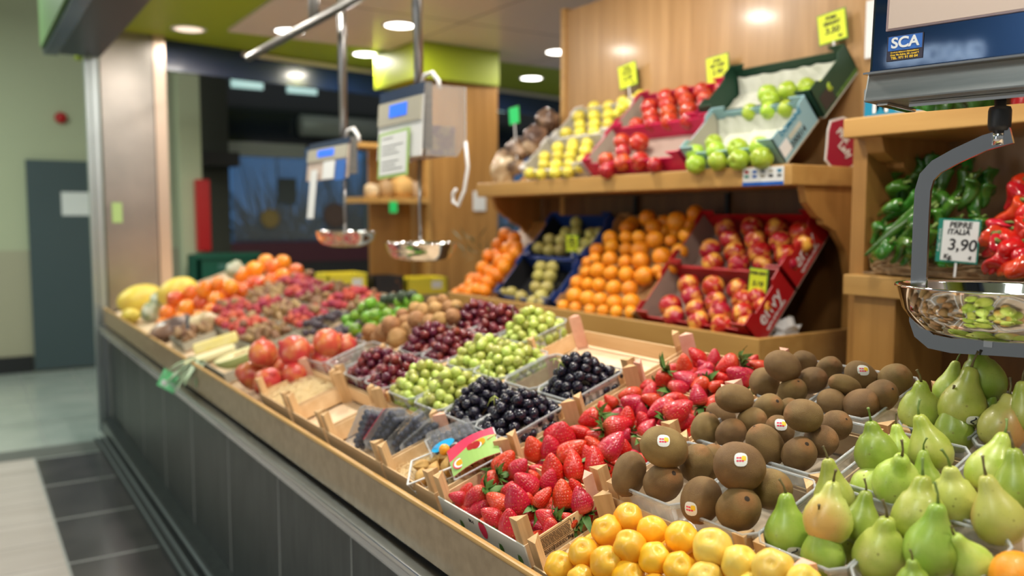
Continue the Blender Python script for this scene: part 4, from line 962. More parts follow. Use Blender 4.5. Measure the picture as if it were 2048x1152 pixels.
# ============================================================ GRAPES
BG = {}
def heap(a, b, rim, bulge, step, n, lo=.015, seed=1):
    """points of a heap: rectangle a x b, full to the rim and domed above it; top layer first"""
    rr = random.Random(seed); pts = []; top = lambda x, y: rim + bulge * (1 - (2 * x / a) ** 2) * (1 - (2 * y / b) ** 2)
    for band in (0, 1, 2):
        for t in range(900):
            x, y = rr.uniform(-.47, .47) * a, rr.uniform(-.47, .47) * b; z = top(x, y) - band * step * .85 - rr.uniform(0, .4) * step
            if z < lo: continue
            if all((x - u) ** 2 + (y - v) ** 2 + (z - w) ** 2 > (step * .86) ** 2 for u, v, w in pts): pts.append((x, y, z))
            if len(pts) >= n: return pts
    return pts
def stalk_mesh(col, a, top, seed):
    rr = random.Random(seed); mb = MB()
    for k in range(1):
        x0, y0 = rr.uniform(-a * .3, a * .3), rr.uniform(-.04, .04); p = Vector((x0, y0, top - .02)); an = rr.uniform(0, 6)
        pts = [p, p + Vector((math.cos(an) * .008, math.sin(an) * .008, .02)), p + Vector((math.cos(an) * .02, math.sin(an) * .02, .032)), p + Vector((math.cos(an) * .035, math.sin(an) * .035, .028))]
        mb.tube(pts, [.0018, .0015, .0014, .0018], 6)
        for j in range(4):
            b = rr.uniform(0, 6); q = pts[1 + j % 2]; mb.tube([q, q + Vector((math.cos(b) * .012, math.sin(b) * .012, -.002)), q + Vector((math.cos(b) * .02, math.sin(b) * .02, -.012))], .0009, 5)
    return mb.mesh('stalk', M[col], True)
M['stalk_green'] = mat('grape_stalk_green', (.34, .40, .08), .5); M['stalk_brown'] = mat('grape_stalk_brown', (.16, .11, .05), .6)
def bunch(s, y, a, b, kind, label, bulge=.035, gr=.0118, n=78, seed=1, rim=.075, rz=0, ell=1.15):
    root = empty('grape_bunch', m=DISP.mat(s, y, .006, rz)); tag(root, label, 'grapes', 'bunches of grapes in clear punnets')
    rr = random.Random(seed * 11)
    for (x, yy, z) in heap(a * .92, b * .92, rim, bulge, gr * 2, n, seed=seed):
        q = Quaternion((rr.uniform(-1, 1), rr.uniform(-1, 1), rr.uniform(-1, 1)), rr.uniform(0, 3)) if rr else None
        g = gr * rr.uniform(.86, 1.1); o = link('grape', GR[kind], root, loc=(x, yy, z), rot=q); o.scale = (g, g, g * ell)
    link('stalk', stalk_mesh('stalk_green' if kind == 'black' else 'stalk_brown', a, rim + bulge, seed), root)
    return root
GL = [(.30, 1.70, 'black', 'black grapes in the punnet nearest the strawberries, lower row', 1, .04, .0), (.30, 1.862, 'black', 'black grapes in the punnet beside the green grapes, lower row', 2, .04, 0), (.50, 1.705, 'black', 'black grapes alone in the upper row beside the strawberries', 3, .045, 0),
      (.30, 2.03, 'green', 'green grapes next to the black grapes in the lower row', 4, .035, 0), (.30, 2.20, 'green', 'green grapes next to the red grapes in the lower row', 5, .035, 0), (.50, 2.03, 'green', 'green grapes in the middle row, right punnet', 6, .035, 0), (.50, 2.19, 'green', 'green grapes in the middle row, left punnet', 7, .035, 0),
      (.70, 2.195, 'green', 'green grapes heaped in the rearmost row near the shelf tray', 8, .05, 0),
      (.30, 2.375, 'red', 'red grapes beside the green grapes in the lower row', 9, .035, 0), (.30, 2.545, 'red', 'red grapes beside the empty punnets in the lower row', 10, .03, 0), (.50, 2.36, 'red', 'red grapes in the middle row beside green grapes', 11, .035, 0), (.50, 2.53, 'red', 'dark red grapes in the middle row beside the kiwi heap', 12, .04, 0),
      (.70, 2.37, 'red', 'red grapes in the rearmost row beside the green grapes', 13, .04, 0), (.70, 2.535, 'red', 'red grapes in the rearmost row, farthest to the left', 14, .04, 0)]
for (s, y, kd, lb, sd, bl, rz) in GL:
    bunch(s, y, .185, .155, kd, lb, bl + .030, {'black': .0130, 'red': .0142, 'green': .0150}[kd], 98, sd)
    punnet(s, y, .19, .16, 'clear ribbed punnet holding the ' + lb.split(' in the ')[0] + ', ' + {.30: 'lower', .50: 'middle', .70: 'rearmost'}[s] + ' row, ' + ('left' if sd in (2, 5, 7, 10, 12, 14) else 'right') + ' one', 'clear punnets of grapes')
punnet(.50, 1.865, .19, .155, 'nearly empty clear punnet between black and green grapes, middle row', 'clear punnets of grapes')
root = empty('grape_bunch', m=DISP.mat(.52, 1.875, .006)); tag(root, 'few loose green grapes left in a nearly empty clear punnet', 'grapes')
for k, (x, y, z) in enumerate(((.02, .01, .015), (.045, .015, .016), (.035, -.012, .015), (-.02, .03, .015), (.04, .0, .036))): link('grape', GR['green'], root, loc=(x, y, z), sc=.0125)
punnet(.31, 2.72, .19, .16, 'right one of two empty clear punnets stacked by the pomegranates', 'empty clear punnets', lift=.012)
punnet(.30, 2.90, .19, .16, 'left one of two empty clear punnets beside the pomegranates', 'empty clear punnets', rz=.08)
crate(.2, .398, 2.64, 2.98, 'wooden crate under the two empty clear punnets')

# ============================================================ MIDDLE AND FAR FRUIT ON THE DECK
def scatter(kind, rows, desc, where, cat, group, cols=5, orient=True, k=1.0):
    objs = []
    for j, (x, y, w, h) in enumerate(rows):
        p = DISP.hit(x, y, h); me = ROUND[kind][j % len(ROUND[kind])]
        objs.append(place(me, p, w / 2 / F_PX * depth(p) * k, quat_z(facing(90 + 60 * math.sin(j * 1.9), .8 * math.sin(j * 2.7)) if orient else (0, 0, 1), j)))
    autolabel(objs, desc, where, cat, group, cols); return objs
scatter('pom', [(526, 707, 60, .135), (589, 703, 66, .13), (505, 750, 60, .06), (538, 765, 62, .06), (590, 748, 56, .06), (556, 735, 50, .06), (655, 686, 60, .12), (628, 712, 50, .07), (648, 722, 56, .06), (690, 692, 50, .08), (487, 745, 34, .05), (680, 705, 50, .06)], 'red pomegranate', 'of pomegranate pile', 'pomegranate', 'pomegranates', 4)
scatter('persimmon', [(337, 627, 38, .06), (374, 617, 36, .07), (403, 608, 34, .07), (351, 599, 36, .12), (383, 588, 36, .12), (411, 580, 36, .14), (437, 569, 32, .15), (434, 600, 36, .08), (455, 587, 34, .09), (461, 575, 32, .12), (482, 551, 34, .13), (484, 582, 34, .07), (511, 570, 36, .07), (510, 540, 36, .13), (532, 525, 34, .14), (541, 563, 34, .07), (545, 535, 34, .12), (566, 525, 32, .12), (566, 553, 32, .07), (592, 543, 32, .07), (400, 635, 30, .05), (325, 648, 26, .04), (422, 622, 30, .05), (360, 640, 30, .05)], 'orange persimmon', 'of persimmon ridge', 'persimmon', 'persimmons', 6)
scatter('lime', [(742, 608, 28, .14), (765, 612, 26, .13), (777, 630, 30, .11), (752, 632, 30, .12), (735, 635, 28, .12), (800, 605, 26, .14), (728, 618, 28, .12), (712, 632, 26, .10), (745, 652, 28, .09), (773, 648, 32, .09), (712, 660, 30, .08), (694, 640, 24, .09), (800, 625, 26, .11), (790, 640, 26, .09), (820, 603, 28, .14), (835, 600, 26, .15), (728, 668, 26, .06), (812, 622, 24, .11), (700, 655, 26, .07)], 'green lime', 'of lime heap', 'lime', 'limes', 5)
scatter('avocado', [(786, 598, 26, .15), (806, 594, 26, .16), (825, 592, 26, .16), (770, 600, 24, .15)], 'dark avocado', 'behind the limes', 'avocado', 'avocados', 4)
scatter('kiwi_small', [(740, 662, 34, .10), (768, 665, 40, .10), (782, 650, 40, .13), (812, 645, 34, .12), (833, 640, 38, .14), (796, 677, 44, .09), (860, 645, 34, .13), (757, 676, 32, .08), (835, 668, 40, .09), (846, 623, 36, .14), (880, 640, 34, .14), (905, 633, 34, .14), (898, 615, 30, .15), (872, 620, 34, .15), (830, 618, 30, .14), (866, 605, 26, .16), (885, 600, 24, .16), (850, 655, 34, .10), (735, 680, 26, .06), (815, 660, 34, .10), (912, 612, 26, .15), (805, 630, 28, .12)], 'brown rounded kiwi', 'of loose kiwi heap', 'kiwi', 'loose kiwis', 5)
# long rows of small red lychees, dried dates and dark fruit, in shallow card trays
def tray_rows(y0, y1, s0, s1, kind, n, r_, desc, cat, group, h=.05, seed=1):
    rr = random.Random(seed); pts = []; made = []
    for t in range(6000):
        s, y = rr.uniform(s0 + r_, s1 - r_), rr.uniform(y0 + r_, y1 - r_); 
        b = h * (1 - (abs(2 * (s - s0) / (s1 - s0) - 1)) ** 3) * (1 - (abs(2 * (y - y0) / (y1 - y0) - 1)) ** 3)
        if all((s - a) ** 2 + (y - c) ** 2 > (1.55 * r_) ** 2 for a, c, _ in pts): pts.append((s, y, .03 + b * .8 + rr.uniform(0, .012)))
        if len(pts) >= n: break
    for s, y, hh in pts:
        o = place(ROUND[kind][0], DISP.at(s, y, hh), r_ * rr.uniform(.85, 1.15), Quaternion((rr.uniform(-1, 1), rr.uniform(-1, 1), 1), rr.uniform(0, 3)))
        if kind == 'date': o.scale = (o.scale[0] * .8, o.scale[1] * .8, o.scale[2] * 1.5)
        made.append(o)
    autolabel(made, desc[0], desc[1], cat, group, 6)
    mb = MB(); mb.prism([DISP.at(s0, y0, 0), DISP.at(s1, y0, 0), DISP.at(s1, y1, 0), DISP.at(s0, y1, 0)], DISP.n * .032)
k = 0
def tray(s0, s1, y0, y1, label):
    root = empty('cardboard_tray', m=DISP.mat(s0, y0)); tag(root, label, 'tray', 'shallow trays at the far half of the counter')
    w, l, h = s1 - s0 - .004, y1 - y0 - .004, .045
    link('tray_base', MB().box(0, w, 0, l, 0, .004).mesh('tray_base', M['crate_pale']), root)
    for b in ((0, .003, 0, l, .004, h), (w - .003, w, 0, l, .004, h), (.003, w - .003, 0, .003, .004, h), (.003, w - .003, l - .003, l, .004, h)): link('tray_wall', MB().box(*b).mesh('tray_wall', M['grey_card']), root)
rows = []
yy = 3.40; pat = [('date', 'brown'), ('lychee', 'red'), ('date', 'brown'), ('lychee', 'red'), ('lychee', 'red')]
spec = [  # y range, s range, kind
 (3.30, 3.62, .36, .60, 'dark'), (3.02, 3.30, .40, .56, 'dark'), (3.30, 3.62, .61, .80, 'date'), (3.62, 3.90, .20, .38, 'date'), (3.62, 3.90, .40, .58, 'lychee'), (3.62, 3.90, .60, .82, 'lychee'),
 (3.92, 4.20, .22, .38, 'lychee'), (3.92, 4.20, .40, .58, 'date'), (3.92, 4.20, .60, .82, 'date'), (4.22, 4.50, .22, .38, 'lychee'), (4.22, 4.50, .40, .58, 'lychee'), (4.22, 4.50, .60, .82, 'lychee'), (4.52, 4.85, .30, .48, 'lychee'), (4.52, 4.85, .50, .70, 'date'), (4.52, 4.9, .70, .84, 'lychee'),
 (4.3, 4.6, .03, .20, 'date')]
NMK = {'date': ('date', 'brown dried date'), 'lychee': ('lychee', 'small red lychee'), 'dark': ('berry', 'dark purple fruit')}
side_ = {0: 'in the dark tray left of the limes', 1: 'in the small dark tray behind the pomegranates', 2: 'in the far tray behind the limes', 3: 'in the low tray left of the pomegranates', 4: 'in the middle tray of the first red row', 5: 'in the rear tray of the first red row', 6: 'in the low tray of the second row', 7: 'in the middle tray of the second row', 8: 'in the rear tray of the second row', 9: 'in the low tray of the third row', 10: 'in the middle tray of the third row', 11: 'in the rear tray of the third row', 12: 'in the low tray along the persimmons', 13: 'in the middle tray along the persimmons', 14: 'in the rear tray by the persimmons', 15: 'in the tray at the rim before the persimmons'}
short_ = ['left of limes', 'behind pomegranates', 'far behind limes', 'low, first row', 'middle of first row', 'rear of first row', 'low, second row', 'middle of second row', 'rear of second row', 'low, third row', 'middle of third row', 'rear of third row', 'low beside persimmons', 'middle beside persimmons', 'rear beside persimmons', 'at rim before persimmons']
for k, (y0, y1, s0, s1, kd) in enumerate(spec):
    tray(s0, s1, y0, y1, f"shallow tray of {NMK[kd][1].split()[0]} {NMK[kd][0]} fruit {side_[k]}")
    tray_rows(y0, y1, s0, s1, kd, 22, .021 if kd != 'dark' else .018, (NMK[kd][1], short_[k]), NMK[kd][0], f"{NMK[kd][0]} fruit {side_[k]}", .05, k)
    if kd != 'dark' and k % 2 == 0:
        oth = 'lychee' if kd == 'date' else 'date'
        for j in range(4):
            o = place(ROUND[oth][0], DISP.at(s0 + .04 + .1 * R.random(), y0 + .04 + .2 * R.random(), .085), .02, quat_z((R.random(), 1, .2))); tag(o, f"{ORD[j]} loose {NMK[oth][1]} lying on the fruit {short_[k]}", NMK[oth][0], f"loose {oth} {side_[k]}")
# yellow melons, cut melon, corn coloured wedge, pineapple top
def lump(name, material, p, r3, q, label, cat, seed=0, a=.06):
    mb = MB(); pr = [(0, 1)] + [(math.sin(PI * t / 14), math.cos(PI * t / 14)) for t in range(1, 14)] + [(0, -1)]
    def fn(r, z, t):
        v = Vector((r * math.cos(t), r * math.sin(t), z)); v *= 1 + a * noise.noise(v * 1.6 + Vector((seed, 3, 1))) + (a * .8 * noise.noise(v * 6 + Vector((seed, 1, 1))) if a > .15 else 0); return Vector((v.x * r3[0], v.y * r3[1], v.z * r3[2]))
    mb.lathe(pr, 24, None, fn); return tag(link(name, mb.mesh(name, material, True), loc=p, rot=q), label, cat)
lump('yellow_melon', M['yellow_melon'], DISP.hit(280, 598, .09), (.095, .095, .15), quat_z((.9, .35, .2)), 'large yellow melon nearest the steel column', 'melon')
lump('yellow_melon', M['yellow_melon'], DISP.hit(355, 583, .12), (.085, .085, .13), quat_z((.9, .3, .3)), 'second yellow melon partly behind the persimmons', 'melon', 2)
lump('yellow_melon', M['yellow_melon'], DISP.hit(262, 632, .05), (.05, .05, .08), quat_z((.3, -.9, .1)), 'small yellow melon at the rim by the steel column', 'melon', 5)
for k, (x, y, r_, h) in enumerate(((318, 600, .05, .08), (300, 625, .05, .05), (470, 540, .05, .17), (330, 585, .04, .12))):
    lump('wrapped_produce', mat('pale_wrap', (.62, .62, .50), .5, (.20, .26, .12), 30), DISP.hit(x, y, h), (r_, r_, r_ * 1.3), quat_z((.5, .5, .5)), ['pale wrapped produce between the melons and persimmons', 'low pale wrapped produce at the rim by the melons', 'pale wrapped produce behind the top of the persimmons', 'upper pale wrapped produce beside the second yellow melon'][k], 'produce', k, .2)
# halved melon
def cut_melon(p, a, b, ax, label):
    root = empty('cut_melon', m=frame(p, ax, DISP.n.cross(Vector(ax)) )); tag(root, label, 'melon')
    mb = MB(); pr = [(0, -1)] + [(math.sin(PI * t / 16), -math.cos(PI * t / 16)) for t in range(1, 9)]
    mb.lathe(pr, 32, Matrix.Diagonal((a, b, b * .9, 1)))
    link('rind', mb.mesh('rind', M['melon_rind'], True), root)
    mb = MB().lathe([(0, -.22), (.2, -.20), (.38, -.08), (.5, -.01), (.94, 0), (.99, -.03)], 32, Matrix.Diagonal((a, b, b * .9, 1))); link('flesh', mb.mesh('flesh', M['melon_flesh'], True), root)
    mb = MB()
    for k in range(26):
        an, rr_ = R.uniform(0, 6.28), R.uniform(.02, .34); c = Vector((math.cos(an) * rr_ * a, math.sin(an) * rr_ * b, -.14 * b)); mb.tube([c, c + Vector((.008, .003, .006))], .0035, 5)
    link('seeds', mb.mesh('seeds', mat('melon_seeds', (.62, .42, .20), .6)), root)['kind'] = 'stuff'
cut_melon(DISP.hit(478, 706, .075), .105, .065, DISP.ex * .95 + DISP.ey * -.2, 'halved pale green melon with seeds at the counter rim')
mb = MB(); p = DISP.hit(432, 686, .06); mt = frame(p, DISP.ex * .9 - DISP.ey * .42, DISP.ey)
pts = [Vector((x, y, z)) for x, y, z in ((-.10, -.035, -.02), (-.10, .035, -.02), (-.10, .012, .025), (-.10, -.012, .025))]
mb.prism([mt @ v for v in pts], mt.to_3x3() @ Vector((.20, 0, 0))); o = link('melon_wedge', mb.mesh('melon_wedge', mat('yellow_melon_flesh', (.88, .72, .16), .35, (.92, .80, .36), 14))); bevel(o, .008, 3); tag(o, 'yellow fruit wedge lying on a tray left of the halved melon', 'melon')
tray(.0, .2, 3.42, 3.86, 'pale shallow tray under the yellow wedge and halved melon')
mb = MB(); mt = frame(DISP.hit(420, 712, .05), DISP.ex * .9 - DISP.ey * .3, DISP.ey)
mb.box(-.11, .11, -.03, .03, -.012, .012, mt); o = link('melon_slice', mb.mesh('melon_slice', mat('pale_yellow_flesh', (.90, .84, .50), .35))); bevel(o, .006); tag(o, 'flat pale yellow slice below the yellow wedge', 'melon')
# pineapple crown hanging over the rim and its green tag
pc = empty('pineapple_crown', loc=flat(395, 722, 'X', .84)); tag(pc, 'grey green leafy pineapple crown drooping over the counter rim', 'pineapple')
mb = MB()
for k in range(26):
    a = R.uniform(-1.3, 1.3); L = R.uniform(.10, .19); d = Vector((-abs(math.cos(a)) * .9, math.sin(a), R.uniform(-.15, .4))).normalized(); sd = d.cross(Vector((0, 0, 1))).normalized()
    p = [Vector((.03, 0, .0)) + d * L * t + Vector((0, 0, -.09 * t * t)) for t in (0, .35, .7, 1)]
    w = [.010, .012, .008, .001]
    v = [[mb.b.verts.new(q + sd * w_ * s_ + Vector((0, 0, .004 * abs(s_)))) for s_ in (-1, 0, 1)] for q, w_ in zip(p, w)]
    for r0, r1 in zip(v, v[1:]):
        for j in range(2): mb.b.faces.new((r0[j], r0[j + 1], r1[j + 1], r1[j]))
link('leaves', mb.mesh('leaves', M['pine'], True), pc)['kind'] = 'stuff'
q0 = flat(338, 762, 'X', .775)
tg_ = empty('hang_tag', m=frame(q0, (.75, -.62, -.1), (.05, .05, 1)) @ Matrix.Rotation(-.35, 4, 'Z')); tag(tg_, 'bright green tag hanging from the pineapple over the counter edge', 'tag')
link('tag_card', MB().box(-.045, .045, -.042, .042, -.001, .001).mesh('tag_card', mat('tag_green', (.05, .55, .16), .4, (.18, .68, .30), 20)), tg_)
link('tag_print', MB().box(-.03, .0, -.03, -.005, .0011, .0016).mesh('tag_print', M['paper']), tg_)
# dried fruit bag by the rim with a small dark clip
lump('dried_fruit_bag', M['dry_brown'], DISP.hit(345, 655, .05), (.07, .13, .05), quat_z(DISP.n), 'brown bag of dried fruit at the rim before the persimmons', 'bag', 3, .2)
lump('dried_fruit_bag', M['nut'], DISP.hit(405, 645, .07), (.06, .08, .05), quat_z(DISP.n), 'tan bag of dried fruit with a dark card stuck in it', 'bag', 6, .2)
p = DISP.hit(375, 650, .10); tag(link('upright_card', MB().box(-.003, .003, -.022, .022, -.055, .055).mesh('upright_card', mat('grey_blue_card', (.10, .14, .18), .5)), loc=p), 'narrow grey blue card standing between the dried fruit bags', 'price card')

# ============================================================ BERRY PACKS AND HUSK FRUIT BASKETS
def clamshell(px, py, h, ax, label, lab=None, size=(.125, .105, .034), k=0):
    p = DISP.hit(px, py, h); root = empty('berry_pack', m=frame(p, ax[0], ax[1])); tag(root, label, 'berry pack', 'clear packs of blueberries'); a, b, c = size
    mb = MB(); n = 9
    rings = [(.84, -c), (.90, -c * .9), (.97, -.002), (1.03, -.002), (1.03, .002), (.97, .002), (.90, c * .5), (.84, c * .56)]
    vs = []
    for f, z in rings:
        ring = []
        cs = [(-1, -.85), (-.85, -1), (.85, -1), (1, -.85), (1, .85), (.85, 1), (-.85, 1), (-1, .85)]
        for i_ in range(8):
            u, v = Vector(cs[i_]), Vector(cs[(i_ + 1) % 8]); m_ = 11 if (v - u).length > .5 else 1
            for j in range(m_):
                w = u.lerp(v, j / m_); g = f * (1 - (.025 if j % 2 else 0)); ring.append(mb.b.verts.new((w.x * a / 2 * g, w.y * b / 2 * g, z)))
        vs.append(ring)
    N = len(vs[0]); mb.b.faces.new(vs[0][::-1]); mb.b.faces.new(vs[-1])
    for r0, r1 in zip(vs, vs[1:]):
        for j in range(N): mb.b.faces.new((r0[j], r0[(j + 1) % N], r1[(j + 1) % N], r1[j]))
    link('clear_shell', mb.mesh('clear_shell', M['film']), root)
    rr = random.Random(k + 3); me = ROUND['blueberry'][0]
    for iz, z in enumerate((-c * .62, -c * .05)):
        for ix in range(6):
            for iy in range(5):
                o = link('blueberry', me, root, loc=((ix - 2.5 + .3 * (iz)) * a * .135 + rr.uniform(-.002, .002), (iy - 2 + .3 * iz) * b * .165, z + rr.uniform(-.003, .003)), sc=.0095 * rr.uniform(.85, 1.1))
    if lab:
        link('label', MB().box(-a * .40, a * .40, -b * .42, -b * .15, c * .57, c * .6).mesh('label', M[lab]), root)
    return root
n_, e_ = DISP.n, DISP.ex
clamshell(738, 858, .06, (Vector((.35, -.15, .92)), Vector((.9, .2, -.2))), 'blueberry pack leaning at the left end of the row of packs', None, k=1)
clamshell(772, 856, .065, (Vector((.45, -.3, .80)), Vector((.7, .6, -.2))), 'blueberry pack with a red and white label, second from left', 'st_pink', k=2)
clamshell(812, 862, .06, (Vector((.5, -.4, .70)), Vector((.6, .75, -.1))), 'blueberry pack leaning third from left', None, k=3)
clamshell(846, 868, .06, (Vector((.55, -.45, .62)), Vector((.6, .8, 0))), 'blueberry pack with a ribbed lid, rightmost of the leaning ones', None, k=4)
clamshell(905, 878, .085, (e_ * .9 - Vector((0, .3, 0)), Vector((.1, 1, .1))), 'dark berry pack lying flat before the black grapes', None, k=5)
def basket(px, py, h, ax, label, lid):
    p = DISP.hit(px, py, h); root = empty('lattice_basket', m=frame(p, ax[0], ax[1])); tag(root, label, 'basket', 'white lattice baskets of husk fruit'); a, b, c = .060, .048, .058
    mb = MB(); P_ = lambda x, y, z: Vector((x * (1 - .16 * (-z) / c), y * (1 - .16 * (-z) / c), z))
    cs = [(-a, -b), (a, -b), (a, b), (-a, b)]
    for i_ in range(4):
        u, v = cs[i_], cs[(i_ + 1) % 4]
        mb.tube([P_(*u, 0), P_(*v, 0)], .0020, 4, flat_=(.0020, .0014)); mb.tube([P_(*u, -c * .45), P_(*v, -c * .45)], .001, 4); mb.tube([P_(*u, -c), P_(*v, -c)], .0012, 4)
        for j in range(8):
            t = j / 8; x, y = u[0] + (v[0] - u[0]) * t, u[1] + (v[1] - u[1]) * t; mb.tube([P_(x, y, 0), P_(x, y, -c)], .0009, 4)
    for j in range(1, 6): mb.tube([P_(-a, -b + 2 * b * j / 6, -c), P_(a, -b + 2 * b * j / 6, -c)], .0009, 4)
    link('lattice', mb.mesh('lattice', M['plastic_white']), root)
    rr = random.Random(len(label))
    for j, (x, y, z) in enumerate([(-.034, -.02, -.012), (0, -.022, -.008), (.033, -.018, -.013), (-.03, .02, -.008), (.004, .022, -.012), (.034, .02, -.005), (-.02, 0, -.038), (.02, 0, -.038), (-.035, 0, -.036), (.035, -.005, -.038), (0, .02, -.04)]):
        if lid and z > -.02: z -= .012
        mb = MB(); pr = [(0, -.019), (.010, -.015), (.0175, -.003), (.0165, .007), (.010, .017), (.004, .025), (0, .029)]
        def fn(r, z_, t): return Vector((r * math.cos(t), r * math.sin(t), z_)) * (1 + .10 * math.cos(5 * t))
        mb.lathe(pr, 20, None, fn); hu = link('husk', mb.mesh('husk', M['husk'], True), root, loc=(x, y, z), rot=quat_z((rr.uniform(-1, 1), rr.uniform(-1, 1), rr.uniform(-.2, .8))), sc=.9)
    if not lid: link('open_fruit', ROUND['physalis'][0], root, loc=(.036, .018, .012), sc=.0135)
    else:
        mb = MB(); nx = 10; bz = lambda x: .006 + .010 * math.sin((x + a) / (2 * a) * PI)
        g = [[mb.b.verts.new((-a + 2 * a * i_ / nx, y, bz(-a + 2 * a * i_ / nx))) for y in (-b * .93, b * .93)] for i_ in range(nx + 1)]
        for r0, r1 in zip(g, g[1:]): mb.b.faces.new((r0[0], r1[0], r1[1], r0[1]))
        lb = link('lid_label', mb.mesh('lid_label', M['st_pink']), root)
        def strip(f0, f1, m_, nm, x0=0, x1=nx, lift=.0006):
            mb = MB(); g = []
            for i_ in range(x0, x1 + 1):
                x = -a + 2 * a * i_ / nx; w = f1(i_ / nx); u = f0(i_ / nx); g.append([mb.b.verts.new((x, b * .93 * v, bz(x) + lift)) for v in (u, w)])
            for r0, r1 in zip(g, g[1:]): mb.b.faces.new((r0[0], r1[0], r1[1], r0[1]))
            link(nm, mb.mesh(nm, m_), lb)
        strip(lambda t: -.98, lambda t: .1 + .55 * math.sin(t * PI * .8) * t, mat('label_green', (.34, .55, .14), .4), 'green_field')
        for (x, y, r_, m_) in ((.012, .006, .012, 'red_box'), (.026, .008, .011, 'physalis'), (.000, .008, .010, 'red_box'), (.018, .002, .009, 'paper'), (-.036, -.018, .017, 'st_pink'), (-.036, -.018, .014, 'paper'), (-.036, -.018, .009, 'physalis')):
            z0_ = bz(x) + .001 + (.0004 if m_ == 'paper' else .0008 if m_ == 'physalis' else 0)
            link('printed_fruit', MB().lathe([(0, z0_), (r_, z0_)], 16, Matrix.Translation((x, y, 0))).mesh('printed_fruit', M[m_]), lb)
    return root
basket(865, 927, .075, (Vector((.72, -.62, .42)), Vector((.50, .75, .30))), 'open white lattice basket of husk fruit without label', False)
basket(949, 907, .088, (Vector((.78, -.50, .50)), Vector((.35, .72, .45))), 'white lattice basket with pink and green label beside the strawberries', True)
mb = MB(); p = DISP.hit(886, 891, .10); mt = frame(p, Vector((.8, -.5, .5)), Vector((.3, .7, .5)))
root = link('round_label', mb.lathe([(0, 0), (1, 0), (1, .02), (0, .02)], 24, mt @ Matrix.Diagonal((.030, .014, .05, 1))).mesh('round_label', mat('cyan_label', (.02, .42, .80), .4))); tag(root, 'bright blue oval label standing behind the open husk fruit basket', 'label')

# ============================================================ FRUIT BOXES ON THE SLANTED BOARDS
def sbox(pl, u0, u1, y0, y1, h, out, inn, label, lining=None, ends=True, notch=True, name='fruit_box'):
    """open carton on a slanted board; u runs up the slope, walls h high along the normal"""
    root = empty(name, m=pl.mat(u0, y0, .0)); tag(root, label, 'box', 'fruit cartons on the shelves'); w, l, t = u1 - u0 - .004, y1 - y0 - .004, .005
    link('box_floor', MB().box(0, w, 0, l, 0, t).mesh('box_floor', M[lining or inn]), root)
    for nm, b in (('lower_wall', (0, t, 0, l, t, h * .72)), ('upper_wall', (w - t, w, 0, l, t, h * .8))): link(nm, MB().box(*b).mesh(nm, M[out]), root)
    for y in (0, l - t):
        sd = [Vector((0, y, t)), Vector((w, y, t)), Vector((w, y, h)), Vector((w * .80, y, h)), Vector((w * .74, y, h * .86)), Vector((w * .26, y, h * .86)), Vector((w * .20, y, h)), Vector((0, y, h))]
        link('side_wall', MB().prism(sd, (0, t, 0)).mesh('side_wall', M[out]), root)
        yi = y + t + .0006 if y == 0 else y - .0012
        link('inner_face', MB().box(t + .001, w - t - .001, yi, yi + .0006, t, h * .85).mesh('inner_face', M[inn]), root)
    for u in (0, w):                                                   # folded corner flaps
        for y, s in ((0, 1), (l, -1)):
            q = [Vector((u, y, h)), Vector((u, y + s * .07, h)), Vector((u, y + s * .045, h * .72)), Vector((u, y, h * .72))]
            link('corner_flap', MB().prism([p - Vector((t if u else 0, 0, 0)) for p in q], (t, 0, 0)).mesh('corner_flap', M[out]), root)
    return root
GB1 = sbox(UP, .0, .235, 1.96, 2.405, .115, 'lblue_box', 'grey_card', 'light blue carton of green apples at the front of the upper shelf', 'tissue')
GB2 = sbox(UP, .24, .50, 1.94, 2.48, .125, 'dgreen_box', 'dgreen_box', 'dark green carton of green apples leaning on the wall panel', 'tissue')
RB1 = sbox(UP, .0, .235, 2.42, 3.03, .10, 'pink_box', 'grey_card', 'pink carton of red apples at the front of the upper shelf', 'brown_in')
RB2 = sbox(UP, .24, .47, 2.50, 3.03, .10, 'pink_box', 'grey_card', 'pink carton of red apples leaning on the wall panel', 'brown_in')
YB1 = sbox(UP, .0, .235, 3.05, 3.55, .085, 'plastic_white', 'grey_card', 'pale carton of yellow apples at the front of the upper shelf', 'brown_in')
YB2 = sbox(UP, .24, .46, 3.05, 3.52, .085, 'plastic_white', 'grey_card', 'pale carton of yellow apples leaning on the wall panel', 'brown_in')
AB1 = sbox(LOW, .03, .285, 1.96, 2.52, .125, 'red_box', 'brown_in', 'red carton of pink apples at the front of the lower tray')
AB2 = sbox(LOW, .29, .56, 1.96, 2.52, .125, 'red_box', 'brown_in', 'red carton of pink apples behind in the lower tray')
BB1 = sbox(LOW, .03, .28, 3.10, 3.58, .12, 'blue_crate', 'black', 'blue plastic crate of small yellow pears at the front of the lower tray', name='plastic_crate')
BB2 = sbox(LOW, .29, .56, 3.10, 3.58, .12, 'blue_crate', 'black', 'blue plastic crate of small yellow pears behind in the lower tray', name='plastic_crate')
OB1 = sbox(LOW, .03, .28, 2.545, 3.08, .10, 'card', 'card', 'brown cardboard box of oranges at the front of the lower tray')
OB2 = sbox(LOW, .29, .58, 2.545, 3.08, .09, 'card', 'card', 'brown cardboard box of oranges behind in the lower tray')
def end_text(root, s, size, m_, u, v, rot=90, sx=1.0):
    """writing on the side wall that faces along the stall toward the viewer"""
    o = text(s, size, M[m_], frame((u, -.0006, v), (1, 0, 0), (0, 0, 1)) @ Matrix.Rotation(math.radians(rot), 4, 'Z'), root, 'printed_text', sx=sx, bold=.0006)
    return o
for b in (AB1, AB2):
    end_text(b, 'envy', .075, 'plastic_white', .125, .068, 0); end_text(b, 'apples of the season', .016, 'plastic_white', .125, .025, 0)
